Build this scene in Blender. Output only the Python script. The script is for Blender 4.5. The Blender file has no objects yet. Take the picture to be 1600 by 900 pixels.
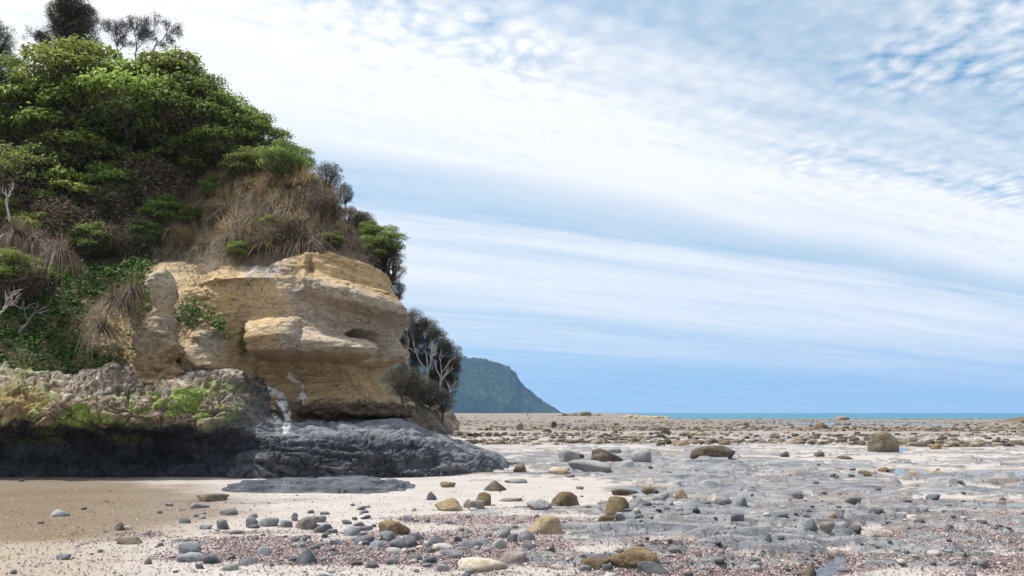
import bpy, math, random
import numpy as np
from mathutils import Vector, Matrix

# ------------------------------------------------------------------ camera, sky, sun, exposure
SC = bpy.context.scene
COL = SC.collection
F = 1244.0            # focal length in photograph pixels (1600 wide)
CH = 1.5              # camera height
HZ = 645.0            # horizon row in the photograph
cam_d = bpy.data.cameras.new('camera')
cam_d.sensor_width = 36.0
cam_d.lens = 36.0 * F / 1600.0
cam_d.shift_y = (HZ - 450.0) / 1600.0
cam_d.clip_start = 0.1
cam_d.clip_end = 60000.0
cam = bpy.data.objects.new('camera', cam_d)
cam.location = (0, 0, CH)
cam.rotation_euler = (math.radians(90), 0, 0)
COL.objects.link(cam)
SC.camera = cam

SUN_EL = math.radians(62)
SUN_AZ = math.radians(-78)     # measured from +Y towards +X: the sun stands to the left, a little behind the cliff
sun_dir = Vector((math.sin(SUN_AZ) * math.cos(SUN_EL), math.cos(SUN_AZ) * math.cos(SUN_EL), math.sin(SUN_EL)))
sd = bpy.data.lights.new('sun', 'SUN')
sd.energy = 4.4
sd.angle = math.radians(1.2)
sd.color = (1.0, 0.96, 0.90)
so = bpy.data.objects.new('sun', sd)
so.rotation_euler = (-sun_dir).to_track_quat('-Z', 'Y').to_euler()
so.location = (0, 0, 40)
COL.objects.link(so)

SC.view_settings.view_transform = 'Standard'
SC.view_settings.look = 'None'
SC.view_settings.exposure = 0.42
SC.view_settings.gamma = 1.0
SC.view_settings.use_curve_mapping = False
SC.render.engine = 'CYCLES'
SC.cycles.use_denoising = True
SC.cycles.use_adaptive_sampling = True
SC.cycles.adaptive_threshold = 0.02
SC.cycles.max_bounces = 6
SC.cycles.diffuse_bounces = 3
SC.cycles.transparent_max_bounces = 6
SC.cycles.volume_bounces = 0


class NT:
    """small helper around a node tree"""
    def __init__(self, tree):
        self.t = tree
        self.n = tree.nodes
        self.l = tree.links
    def node(self, typ, **kw):
        nd = self.n.new(typ)
        for k, v in kw.items():
            setattr(nd, k, v)
        return nd
    def put(self, sock, v):
        if isinstance(v, bpy.types.NodeSocket):
            self.l.new(v, sock)
        else:
            sock.default_value = v
    def math(self, op, a, b=0.0, c=0.0, clamp=False):
        nd = self.node('ShaderNodeMath', operation=op)
        nd.use_clamp = clamp
        self.put(nd.inputs[0], a); self.put(nd.inputs[1], b); self.put(nd.inputs[2], c)
        return nd.outputs[0]
    def mix(self, f, a, b, blend='MIX'):
        nd = self.node('ShaderNodeMix', data_type='RGBA', blend_type=blend)
        self.put(nd.inputs[0], f)
        self.put(nd.inputs[6], a if isinstance(a, bpy.types.NodeSocket) else (*a, 1))
        self.put(nd.inputs[7], b if isinstance(b, bpy.types.NodeSocket) else (*b, 1))
        return nd.outputs[2]
    def noise(self, vec, scale, detail=4, rough=0.55, dist=0.0, dim='3D'):
        nd = self.node('ShaderNodeTexNoise', noise_dimensions=dim)
        if vec is not None:
            self.l.new(vec, nd.inputs['Vector'])
        nd.inputs['Scale'].default_value = scale
        nd.inputs['Detail'].default_value = detail
        nd.inputs['Roughness'].default_value = rough
        nd.inputs['Distortion'].default_value = dist
        return nd.outputs[0]
    def ramp(self, f, stops, interp='LINEAR'):
        nd = self.node('ShaderNodeValToRGB')
        cr = nd.color_ramp
        cr.interpolation = interp
        while len(cr.elements) < len(stops):
            cr.elements.new(0.5)
        for e, (p, c) in zip(cr.elements, stops):
            e.position = p
            e.color = (*c, 1) if isinstance(c, tuple) else (c, c, c, 1)
        self.l.new(f, nd.inputs[0])
        return nd.outputs[0]
    def rng(self, v, a, b, c=0.0, d=1.0, smooth=False):
        nd = self.node('ShaderNodeMapRange')
        if smooth:
            nd.interpolation_type = 'SMOOTHSTEP'
        self.put(nd.inputs[0], v)
        for i, x in enumerate((a, b, c, d)):
            nd.inputs[i + 1].default_value = x
        return nd.outputs[0]
    def mapping(self, vec, scale=(1, 1, 1), rot=(0, 0, 0), loc=(0, 0, 0)):
        nd = self.node('ShaderNodeMapping')
        self.l.new(vec, nd.inputs[0])
        nd.inputs[1].default_value = loc
        nd.inputs[2].default_value = rot
        nd.inputs[3].default_value = scale
        return nd.outputs[0]


# ---- world: clear Nishita sky with a sheet of high thin cloud laid out on a plane overhead
W = bpy.data.worlds.new('World')
SC.world = W
W.use_nodes = True
wt = NT(W.node_tree)
wt.n.clear()
w_out = wt.node('ShaderNodeOutputWorld')
w_bg = wt.node('ShaderNodeBackground')
wt.l.new(w_bg.outputs[0], w_out.inputs[0])
sky = wt.node('ShaderNodeTexSky', sky_type='NISHITA')
sky.sun_disc = False
sky.sun_elevation = SUN_EL
sky.sun_rotation = SUN_AZ
sky.air_density = 1.0
sky.dust_density = 0.1
sky.ozone_density = 1.2
tc = wt.node('ShaderNodeTexCoord')
sep = wt.node('ShaderNodeSeparateXYZ')
wt.l.new(tc.outputs['Generated'], sep.inputs[0])
lift = wt.node('ShaderNodeCombineXYZ')      # read the clear sky a little higher up: the air was very clean that day
wt.put(lift.inputs[0], sep.outputs[0]); wt.put(lift.inputs[1], sep.outputs[1]); wt.put(lift.inputs[2], wt.math('ADD', wt.math('MULTIPLY', wt.math('MAXIMUM', sep.outputs[2], 0.0), 0.75), 0.25))
wt.l.new(lift.outputs[0], sky.inputs['Vector'])
zc = wt.math('ADD', wt.math('MAXIMUM', sep.outputs[2], 0.0), 0.05)     # a curved cloud layer
cx = wt.math('DIVIDE', sep.outputs[0], zc)
cy = wt.math('DIVIDE', sep.outputs[1], zc)
comb = wt.node('ShaderNodeCombineXYZ')
wt.put(comb.inputs[0], cx); wt.put(comb.inputs[1], cy)
P = comb.outputs[0]
# streaks run along the direction (2,1) of the cloud plane
Pr = wt.mapping(P, rot=(0, 0, -math.atan2(0.5, 1.0)))
big = wt.noise(wt.mapping(Pr, scale=(0.35, 1.0, 1)), 1.0, 2, 0.55, 0.4, '2D')
fib = wt.noise(wt.mapping(Pr, scale=(0.28, 2.2, 1)), 1.6, 4, 0.62, 0.25, '2D')
q = wt.math('SUBTRACT', cy, wt.math('MULTIPLY', cx, 0.5))
q = wt.math('ADD', q, wt.math('MULTIPLY', wt.math('SUBTRACT', big, 0.5), 1.0))
q = wt.math('ADD', q, wt.math('MULTIPLY', wt.math('SUBTRACT', fib, 0.5), 0.7))
qn = wt.math('DIVIDE', q, 12.0)
cov = wt.ramp(qn, [(0.0, 0.66), (0.08, 0.56), (0.128, 0.42), (0.150, 0.64), (0.178, 0.95), (0.218, 0.96), (0.244, 0.60),
                   (0.266, 0.46), (0.298, 0.76), (0.383, 0.84), (0.455, 0.72), (0.49, 0.52), (0.525, 0.66), (0.60, 0.62),
                   (0.66, 0.48), (0.73, 0.42), (0.83, 0.42)])
# ripples of small cells
wob = wt.noise(P, 3.0, 1, 0.5, 0, '2D')
Pd = wt.node('ShaderNodeVectorMath', operation='ADD')
wt.l.new(P, Pd.inputs[0])
wobv = wt.node('ShaderNodeCombineXYZ')
wt.put(wobv.inputs[0], wt.math('MULTIPLY', wob, 0.12)); wt.put(wobv.inputs[1], wt.math('MULTIPLY', wob, -0.10))
wt.l.new(wobv.outputs[0], Pd.inputs[1])
vor = wt.node('ShaderNodeTexVoronoi', feature='SMOOTH_F1', voronoi_dimensions='2D')
vor.inputs['Scale'].default_value = 16.0
vor.inputs['Smoothness'].default_value = 0.6
wt.l.new(wt.mapping(Pd.outputs[0], scale=(1.0, 0.8, 1), rot=(0, 0, 0.5)), vor.inputs['Vector'])
fine = wt.noise(Pd.outputs[0], 22.0, 2, 0.55, 0.0, '2D')
cells = wt.math('SUBTRACT', wt.math('MULTIPLY', fine, 1.5), wt.math('MULTIPLY', vor.outputs[0], 1.3))
cells = wt.math('SUBTRACT', cells, 0.22)
patch = wt.noise(P, 1.1, 1, 0.5, 0, '2D')
near = wt.rng(q, 1.8, 2.6, 1.0, 0.06, True)
amp = wt.math('MULTIPLY', near, wt.rng(patch, 0.35, 0.62, 0.25, 1.0, True))
cov = wt.math('ADD', cov, wt.math('MULTIPLY', cells, wt.math('MULTIPLY', amp, 0.55)))
cov = wt.math('ADD', cov, wt.math('MULTIPLY', wt.math('SUBTRACT', fib, 0.5), 0.60))
cov = wt.math('MINIMUM', wt.math('MAXIMUM', cov, 0.0), 1.0)
# thin cloud is brighter round the sun (forward scattering)
dot = wt.node('ShaderNodeVectorMath', operation='DOT_PRODUCT')
wt.l.new(tc.outputs['Generated'], dot.inputs[0])
dot.inputs[1].default_value = sun_dir
glow = wt.math('POWER', wt.math('MAXIMUM', dot.outputs['Value'], 0.0), 4.0)
cov = wt.math('ADD', cov, wt.math('MULTIPLY', glow, 0.5), clamp=True)
skyc = wt.node('ShaderNodeVectorMath', operation='MULTIPLY')
wt.l.new(sky.outputs[0], skyc.inputs[0])
skyc.inputs[1].default_value = (0.66, 1.22, 1.20)
cl_v = wt.math('ADD', 7.1, wt.math('MULTIPLY', glow, 3.0))
cl_c = wt.node('ShaderNodeVectorMath', operation='SCALE')
cl_c.inputs[0].default_value = (0.97, 0.985, 1.0)
wt.put(cl_c.inputs['Scale'], cl_v)
# the sheet ends a little above the horizon
fadeh = wt.rng(sep.outputs[2], 0.0, 0.12, 0.85, 1.0, True)
skymix = wt.mix(wt.math('MULTIPLY', cov, fadeh), skyc.outputs[0], cl_c.outputs[0])
wt.l.new(skymix, w_bg.inputs[0])
w_bg.inputs[1].default_value = 0.11

# ------------------------------------------------------------------ helpers
rnd = random.Random(7)
RG = np.random.default_rng(11)


def _hash(i, j, k, seed):
    n = (i.astype(np.int64) * 374761393 + j.astype(np.int64) * 668265263 + k.astype(np.int64) * 2147483647 + seed * 1274126177) & 0xffffffff
    n = ((n ^ (n >> 13)) * 1274126177) & 0xffffffff
    n = ((n ^ (n >> 16)) * 2246822519) & 0xffffffff
    return n ^ (n >> 15)


def perlin(x, y, z, seed=0):
    x = np.asarray(x, float); y = np.asarray(y, float) + 0 * x; z = np.asarray(z, float) + 0 * x
    xi = np.floor(x); yi = np.floor(y); zi = np.floor(z)
    xf = x - xi; yf = y - yi; zf = z - zi
    u = xf ** 3 * (xf * (xf * 6 - 15) + 10); v = yf ** 3 * (yf * (yf * 6 - 15) + 10); w = zf ** 3 * (zf * (zf * 6 - 15) + 10)
    out = 0
    for a in (0, 1):
        for b in (0, 1):
            for c in (0, 1):
                h = _hash(xi + a, yi + b, zi + c, seed)
                gx = ((h & 255) / 127.5 - 1); gy = (((h >> 8) & 255) / 127.5 - 1); gz = (((h >> 16) & 255) / 127.5 - 1)
                d = gx * (xf - a) + gy * (yf - b) + gz * (zf - c)
                out = out + d * (u if a else 1 - u) * (v if b else 1 - v) * (w if c else 1 - w)
    return out * 1.15


def fbm(x, y, z=0.0, octv=4, seed=0, gain=0.5, ridged=False):
    x = np.asarray(x, float)
    s = np.zeros(x.shape); a = 1.0; f = 1.0; tot = 0
    for o in range(octv):
        n = perlin(x * f, np.asarray(y) * f, np.asarray(z) * f, seed + o * 17)
        if ridged:
            n = 1 - 2 * np.abs(n)
        s += a * n; tot += a
        a *= gain; f *= 2.03
    return s / tot


def cells(x, y, z, seed=0):
    """nearest-cell noise: distance, gap to the second nearest, a random number per cell"""
    x = np.asarray(x, float)
    xi = np.floor(x); yi = np.floor(y); zi = np.floor(z)
    f1 = np.full(x.shape, 9.); f2 = np.full(x.shape, 9.); idn = np.zeros(x.shape)
    for a in (-1, 0, 1):
        for b in (-1, 0, 1):
            for c in (-1, 0, 1):
                h = _hash(xi + a, yi + b, zi + c, seed)
                d = np.sqrt((xi + a + (h & 1023) / 1023. - x) ** 2 + (yi + b + ((h >> 10) & 1023) / 1023. - y) ** 2 + (zi + c + ((h >> 20) & 1023) / 1023. - z) ** 2)
                m = d < f1
                f2 = np.where(m, f1, np.minimum(f2, d)); idn = np.where(m, (h >> 7 & 255) / 255., idn); f1 = np.where(m, d, f1)
    return f1, f2 - f1, idn


def sstep(a, b, x):
    t = np.clip((x - a) / (b - a), 0, 1)
    return t * t * (3 - 2 * t)


def gx(px, y):
    return (px - 800.0) / F * y


def gy(py):
    return CH * F / (py - HZ)


def pt(px, py, y):
    """world point seen at a photograph pixel at a known distance"""
    return Vector(((px - 800.0) / F * y, y, CH + (HZ - py) / F * y))


def proj(x, y, z):
    y = np.maximum(y, 0.5)
    return 800.0 + F * x / y, HZ - F * (z - CH) / y


def new_mesh(name, verts, faces, mat=None, smooth=True, attrs=None, parent=None):
    me = bpy.data.meshes.new(name)
    V = np.ascontiguousarray(np.asarray(verts, np.float32).reshape(-1, 3))
    Fc = np.asarray(faces, np.int32)
    n, k = Fc.shape
    me.vertices.add(len(V)); me.vertices.foreach_set('co', V.ravel())
    me.loops.add(n * k); me.loops.foreach_set('vertex_index', Fc.ravel())
    me.polygons.add(n)
    me.polygons.foreach_set('loop_start', np.arange(0, n * k, k, dtype=np.int32))
    me.polygons.foreach_set('loop_total', np.full(n, k, np.int32))
    me.update(calc_edges=True)
    if smooth:
        me.polygons.foreach_set('use_smooth', np.ones(n, bool))
    for an, arr in (attrs or {}).items():
        arr = np.asarray(arr, np.float32)
        if arr.ndim == 2:
            a = me.attributes.new(an, 'FLOAT_COLOR', 'POINT')
            if arr.shape[1] == 3:
                arr = np.concatenate([arr, np.ones((len(arr), 1), np.float32)], 1)
            a.data.foreach_set('color', np.ascontiguousarray(arr).ravel())
        else:
            a = me.attributes.new(an, 'FLOAT', 'POINT')
            a.data.foreach_set('value', arr)
    if mat:
        me.materials.append(mat)
    o = bpy.data.objects.new(name, me)
    COL.objects.link(o)
    if parent:
        o.parent = parent
    return o


def grid_faces(nu, nv):
    i, j = np.meshgrid(np.arange(nu - 1), np.arange(nv - 1), indexing='ij')
    a = (i * nv + j).ravel()
    return np.stack([a, a + 1, a + nv + 1, a + nv], 1)


def grid_normals(P):
    du = np.gradient(P, axis=0); dv = np.gradient(P, axis=1)
    n = np.cross(du, dv)
    return n / (np.linalg.norm(n, axis=2, keepdims=True) + 1e-9)


def tag(o, label=None, cat=None, group=None, kind=None):
    if label: o['label'] = label
    if cat: o['category'] = cat
    if group: o['group'] = group
    if kind: o['kind'] = kind
    return o


def empty(name, loc):
    o = bpy.data.objects.new(name, None)
    o.location = loc
    o.empty_display_size = 0.2
    COL.objects.link(o)
    return o


def lerp(a, b, t):
    t = np.asarray(t)[..., None]
    return np.asarray(a) * (1 - t) + np.asarray(b) * t


# ------------------------------------------------------------------ materials
def base_mat(name, rough=0.9, spec=0.25):
    m = bpy.data.materials.new(name)
    m.use_nodes = True
    t = NT(m.node_tree)
    b = t.n['Principled BSDF']
    b.inputs['Roughness'].default_value = rough
    b.inputs['Specular IOR Level'].default_value = spec
    return m, t, b


def add_bump(t, b, h, strength, dist):
    bp = t.node('ShaderNodeBump')
    bp.inputs['Strength'].default_value = strength
    bp.inputs['Distance'].default_value = dist
    t.put(bp.inputs['Height'], h)
    t.l.new(bp.outputs[0], b.inputs['Normal'])


def attr(t, name):
    nd = t.node('ShaderNodeAttribute', attribute_name=name)
    return nd


def rock_col_mat(name, rough=0.92, s1=5.0, s2=22.0, bump=0.6, bdist=0.05, strata=0.0):
    """rock that takes its own colour from the attribute 'col', varied by fine grain"""
    m, t, b = base_mat(name, rough)
    g = t.node('ShaderNodeNewGeometry').outputs['Position']
    c = attr(t, 'col').outputs['Color']
    n1 = t.noise(g, s1, 6, 0.65)
    n2 = t.noise(t.mapping(g, scale=(1, 1, 2.2)), s2, 5, 0.7)
    v = t.math('ADD', t.rng(n1, 0.25, 0.75, 0.72, 1.26), t.rng(n2, 0.25, 0.75, -0.22, 0.22))
    mul = t.node('ShaderNodeVectorMath', operation='SCALE')
    t.l.new(c, mul.inputs[0]); t.put(mul.inputs['Scale'], v)
    t.l.new(mul.outputs[0], b.inputs['Base Color'])
    h = t.math('ADD', t.math('MULTIPLY', n1, 1.0), t.math('MULTIPLY', n2, 0.5))
    if strata:
        vo = t.node('ShaderNodeTexVoronoi', feature='DISTANCE_TO_EDGE')
        vo.inputs['Scale'].default_value = 1.1
        wv = t.node('ShaderNodeVectorMath', operation='ADD')
        t.l.new(t.mapping(g, scale=(.8, .8, 2.2)), wv.inputs[0])
        nw = t.node('ShaderNodeTexNoise'); nw.inputs['Scale'].default_value = 2.5; nw.inputs['Detail'].default_value = 5
        t.l.new(g, nw.inputs['Vector'])
        sc_ = t.node('ShaderNodeVectorMath', operation='SCALE'); sc_.inputs['Scale'].default_value = .9
        t.l.new(nw.outputs['Color'], sc_.inputs[0]); t.l.new(sc_.outputs[0], wv.inputs[1])
        t.l.new(wv.outputs[0], vo.inputs['Vector'])
        jn = t.math('MULTIPLY', t.rng(vo.outputs['Distance'], 0.0, 0.03, 1.0, 0.0, True), t.rng(n1, .45, .6, 0, 1, True))
        np_ = t.noise(g, 13.0, 3, .6)
        pits = t.rng(np_, .60, .70, 0, 1, True)
        dk = t.mix(t.math('MULTIPLY', t.math('MAXIMUM', t.math('MULTIPLY', jn, .5), t.math('MULTIPLY', pits, .40)), 1.0), mul.outputs[0], (0.10, 0.07, 0.045))
        t.l.new(dk, b.inputs['Base Color'])
        h = t.math('SUBTRACT', h, t.math('ADD', t.math('MULTIPLY', jn, 1.2), t.math('MULTIPLY', pits, .9)))
        ns = t.noise(t.mapping(g, scale=(0.5, 0.5, 9.0)), 3.0, 4, 0.6)
        h = t.math('ADD', h, t.math('MULTIPLY', ns, strata))
    add_bump(t, b, h, bump, bdist)
    return m


def stone_mat(name, c1, c2, scale=9.0, rough=0.8, spec=0.3, bump=0.4, c3=None):
    m, t, b = base_mat(name, rough, spec)
    g = t.node('ShaderNodeTexCoord').outputs['Object']
    oi = t.node('ShaderNodeObjectInfo').outputs['Random']
    off = t.node('ShaderNodeVectorMath', operation='ADD')
    t.l.new(g, off.inputs[0])
    cmb = t.node('ShaderNodeCombineXYZ')
    t.put(cmb.inputs[0], t.math('MULTIPLY', oi, 37.0)); t.put(cmb.inputs[1], t.math('MULTIPLY', oi, 91.0))
    t.l.new(cmb.outputs[0], off.inputs[1])
    p = off.outputs[0]
    n1 = t.noise(p, scale * 0.5, 5, 0.6)
    n2 = t.noise(p, scale * 3.0, 6, 0.7)
    col = t.mix(t.rng(n1, 0.38, 0.62, 0, 1, True), c1, c2)
    if c3:
        n3 = t.noise(p, scale * 0.9, 4, 0.6)
        col = t.mix(t.rng(n3, 0.55, 0.66, 0, 0.9, True), col, c3)
    v = t.math('MULTIPLY', t.rng(n2, 0.25, 0.75, 0.68, 1.3), t.rng(oi, 0, 1, 0.75, 1.25))
    mul = t.node('ShaderNodeVectorMath', operation='SCALE')
    t.l.new(col, mul.inputs[0]); t.put(mul.inputs['Scale'], v)
    t.l.new(mul.outputs[0], b.inputs['Base Color'])
    add_bump(t, b, t.math('ADD', n1, n2), min(1.0, bump * 1.5), 0.04)
    return m


def leaf_mat(name, rough=0.6, trans=0.42, spec=0.22, hue=0.0):
    m = bpy.data.materials.new(name)
    m.use_nodes = True
    t = NT(m.node_tree)
    b = t.n['Principled BSDF']
    out = t.n['Material Output']
    c = attr(t, 'col').outputs['Color']
    oi = t.node('ShaderNodeObjectInfo').outputs['Random']
    hs = t.node('ShaderNodeHueSaturation')
    t.l.new(c, hs.inputs['Color'])
    t.put(hs.inputs['Hue'], t.rng(oi, 0, 1, 0.5 - hue, 0.5 + hue))
    t.put(hs.inputs['Value'], t.rng(oi, 0, 1, 0.78, 1.2) if hue else 1.0)
    t.l.new(hs.outputs[0], b.inputs['Base Color'])
    b.inputs['Roughness'].default_value = rough
    b.inputs['Specular IOR Level'].default_value = spec
    tr = t.node('ShaderNodeBsdfTranslucent')
    t.l.new(hs.outputs[0], tr.inputs[0])
    mx = t.node('ShaderNodeMixShader')
    mx.inputs[0].default_value = trans
    t.l.new(b.outputs[0], mx.inputs[1]); t.l.new(tr.outputs[0], mx.inputs[2])
    t.l.new(mx.outputs[0], out.inputs[0])
    return m


def bark_mat(name, c1, c2):
    m, t, b = base_mat(name, 0.9, 0.2)
    g = t.node('ShaderNodeTexCoord').outputs['Object']
    n = t.noise(t.mapping(g, scale=(4, 4, 1)), 6.0, 5, 0.65)
    t.l.new(t.mix(n, c1, c2), b.inputs['Base Color'])
    add_bump(t, b, n, 0.5, 0.02)
    return m


M_CLIFF = rock_col_mat('cliff_rock', strata=0.9, bump=.85, bdist=.06)
M_SHELF = rock_col_mat('shelf_rock', rough=0.82, s1=4.0, s2=18.0, bump=0.9, bdist=0.06)
M_SOIL = rock_col_mat('hill_soil', rough=0.95)
M_LEAF = leaf_mat('leaf', hue=.018)
M_DRY = leaf_mat('dry_leaf', rough=0.85, trans=0.2, spec=0.1)
M_GRASS = leaf_mat('grass_blade', rough=0.7, trans=0.3, spec=0.2)
M_BARK = bark_mat('bark', (0.05, 0.04, 0.032), (0.13, 0.105, 0.085))
M_GREYBARK = bark_mat('weathered_bark', (0.30, 0.28, 0.26), (0.55, 0.52, 0.49))
M_STONE = {
    'dark': stone_mat('dark_cobble', (0.075, 0.08, 0.09), (0.13, 0.135, 0.145), 8, 0.7, 0.3, 0.3),
    'grey': stone_mat('grey_cobble', (0.15, 0.16, 0.175), (0.24, 0.245, 0.255), 8, 0.8, 0.3, 0.35),
    'pale': stone_mat('pale_stone', (0.27, 0.265, 0.26), (0.38, 0.37, 0.36), 8, 0.85, 0.25, 0.4),
    'brown': stone_mat('brown_boulder', (0.13, 0.092, 0.05), (0.23, 0.17, 0.10), 7, 0.9, 0.2, 0.9, (0.085, 0.068, 0.05)),
    'tan': stone_mat('tan_stone', (0.28, 0.205, 0.115), (0.39, 0.31, 0.205), 6, 0.9, 0.2, 0.7, (0.22, 0.15, 0.08)),
    'cream': stone_mat('cream_slab', (0.36, 0.30, 0.215), (0.46, 0.405, 0.32), 5, 0.88, 0.2, 0.5, (0.34, 0.26, 0.15)),
    'warm': stone_mat('warm_grey_cobble', (0.17, 0.145, 0.125), (0.25, 0.22, 0.195), 7, 0.8, 0.25, 0.35),
    'mud': stone_mat('mudstone_block', (0.20, 0.20, 0.205), (0.31, 0.305, 0.30), 6, 0.88, 0.25, 0.8),
    'deep': stone_mat('deep_brown_boulder', (0.075, 0.058, 0.042), (0.15, 0.12, 0.085), 6, 0.85, 0.25, 0.6, (0.20, 0.17, 0.13)),
}

# ------------------------------------------------------------------ the beach
POOL_Z = -0.012
ROCK_BLOBS = [(1250, 785, 420, 62, .15), (1010, 757, 170, 14, .17), (1200, 850, 260, 34, .085), (720, 838, 85, 9, .08), (1480, 868, 190, 20, .07),
              (950, 722, 150, 18, .16), (1180, 735, 300, 16, .10), (1540, 760, 120, 9, .12), (905, 838, 60, 8, .06), (1300, 890, 90, 14, .06),
              (900, 745, 60, 6, .08), (1080, 800, 120, 14, .09), (1260, 820, 160, 14, .08), (1560, 805, 60, 6, -.10), (1500, 830, 110, 22, -.09),
              (1080, 872, 120, 22, -.12), (760, 770, 220, 30, -.25), (820, 815, 90, 12, -.12), (1010, 700, 200, 10, .03), (1240, 790, 110, 6, -.08),
              (1330, 716, 130, 7, -.16), (1450, 738, 120, 6, -.12), (800, 695, 120, 12, -.10), (1430, 780, 80, 5, -.1), (560, 850, 300, 60, -.12), (905, 768, 75, 16, -.2)]
POOLS = [(1000, 763, 55, 6), (1088, 780, 30, 5), (1370, 840, 26, 8), (1308, 872, 26, 12), (1275, 892, 50, 10), (1480, 783, 45, 4), (1570, 788, 60, 5),
         (1565, 737, 55, 4), (1448, 758, 28, 4), (1500, 742, 90, 4), (1510, 694, 130, 6), (1310, 664, 90, 3), (1050, 849, 45, 5),
         (1480, 672, 80, 3), (1410, 735, 40, 4), (1395, 703, 30, 4), (1500, 661, 160, 2), (1200, 745, 20, 3)]


def blob(px, py, b):
    return np.exp(-(((px - b[0]) / b[2]) ** 2 + ((py - b[1]) / b[3]) ** 2))


def ground(x, y):
    """height and surface masks of the beach at world positions"""
    x = np.asarray(x, float); y = np.asarray(y, float)
    ys = np.maximum(y, 3.5)
    px = 800 + F * x / ys
    py = HZ + CH * F / ys
    near = sstep(120, 40, y)
    sand = 0.027 + 0.020 * fbm(x * .35, y * .35, 1.0, 3, 5) + 0.006 * fbm(x * 2.2, y * 3.0, 2.0, 3, 6)
    pn = 1 + 0.5 * fbm(x * 1.5, y * 1.5, 4.0, 2, 77)
    for b in POOLS:
        amp = 0.06 if b[1] > 700 else 0.055
        sand = sand - (0.030 if b[0] < 300 else amp) * blob(px, py, b) * pn
    sand = np.where(px < 640, np.maximum(sand, .004), sand)
    sand = sand - .006 * sstep(820, 980, px) * sstep(36, 26, y)
    bias = -0.03 + .035 * sstep(880, 1050, px) * sstep(34, 22, y) - 0.10 * sstep(760, 560, px) - 0.02 * sstep(40, 70, y)
    for b in ROCK_BLOBS:
        bias = bias + b[4] * blob(px, py, b)
    bias = bias - 0.5 * sstep(660, 560, px)
    wx = x + 0.9 * fbm(x * .5, y * .5, 7.0, 2, 31); wy = y + 0.5 * fbm(x * .4, y * .6, 9.0, 2, 32)
    n = 0.62 * fbm(wx * .24 + .1 * wy, wy * .8, 3.0, 3, 40) + 0.75 * fbm(wx * .9, wy * 2.6, 5.0, 4, 41, .55)
    st = np.interp(y, [6, 14, 40], [0.070, 0.095, 0.14])
    lev = 0.45 * bias + 0.27 * n
    t = lev / st + 1.2 * fbm(x * .15, y * .3, 2.0, 2, 47)
    fr = t - np.floor(t)
    terr = (np.floor(t) + sstep(0.0, 0.10, fr) - 1.2 * fbm(x * .15, y * .3, 2.0, 2, 47)) * st
    rock = 0.80 * terr + 0.10 * lev + 0.016 * fbm(x * 3.2, y * 6.5, 6.0, 4, 43, 0.6)
    crack = fbm(wx * .55 + 3, wy * 1.6, 8.0, 3, 45, 0.55, True)
    rock = rock - 0.07 * sstep(0.60, 0.84, crack)
    for b in POOLS:
        rock = rock - (.34 if b[1] > 700 else .12) * blob(px, py, b)
    h = np.maximum(sand, rock)
    rockm = sstep(-0.006, 0.016, rock - sand) * near
    # long reef of rubble and the drop to the sea
    reef = 1.35 * sstep(1080, 940, px) * sstep(170, 270, y)
    h = h * near + (1 - near) * (sand * 0.4 + 0.10 * fbm(x * .06, y * .05, 2.0, 3, 51)) + reef
    h = h - 0.95 * sstep(185, 300, y) * sstep(960, 1080, px) - 4.0 * sstep(320, 600, y)
    # rising foot of the beach below the second headland
    h = h + 0.75 * sstep(-2.5, -8.0, x + 0.00 * y) * sstep(28, 50, y) * sstep(120, 90, y)
    gn = 1.3 * fbm(x * .7, y * 1.5, 11.0, 5, 61, .65)
    gb = -0.20
    for b in [(1080, 880, 190, 35, .75), (560, 868, 190, 34, .72), (860, 815, 140, 18, .5), (800, 860, 170, 26, .5), (1500, 825, 160, 40, .7), (1520, 890, 170, 26, .55),
              (680, 815, 90, 8, .4), (1240, 790, 140, 8, .5), (330, 790, 120, 14, .34), (230, 840, 120, 20, .34), (1330, 880, 60, 16, .3), (1130, 730, 60, 4, .5), (820, 700, 60, 5, .4),
              (400, 870, 150, 25, .4), (150, 880, 140, 14, .12)]:
        gb = gb + b[4] * blob(px, py, b)
    for b in [(1180, 868, 60, 12, .5), (620, 895, 60, 10, .35), (960, 862, 90, 7, .6), (90, 810, 150, 26, .6)]:
        gb = gb - b[4] * blob(px, py, b)
    grav = sstep(0.0, 0.36, gn * 0.9 + gb) * (1 - rockm * 0.75) * sstep(45, 25, y)
    ledge_shade = sstep(.045, .004, rock - sand) * rockm * near  # painted shade: darkens the rock along the feet of the ledges
    wet = np.maximum(sstep(POOL_Z + 0.022, POOL_Z + 0.004, h), .75 * ledge_shade)  # wetness near pool level, plus the painted shade at the ledge feet
    wl = sstep(0.30, 0.62, np.exp(-(((px - 20) / 400) ** 2 + ((py - 795) / 62) ** 2)) + 0.22 * fbm(x * .6, y * .9, 3.0, 3, 66))
    wet = np.maximum(wet, wl * sstep(700, 740, py) * sstep(600, 360, px))
    return h, rockm, grav, wet, px, py


def gz(x, y):
    return float(ground(np.array([x]), np.array([y]))[0][0])


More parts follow.
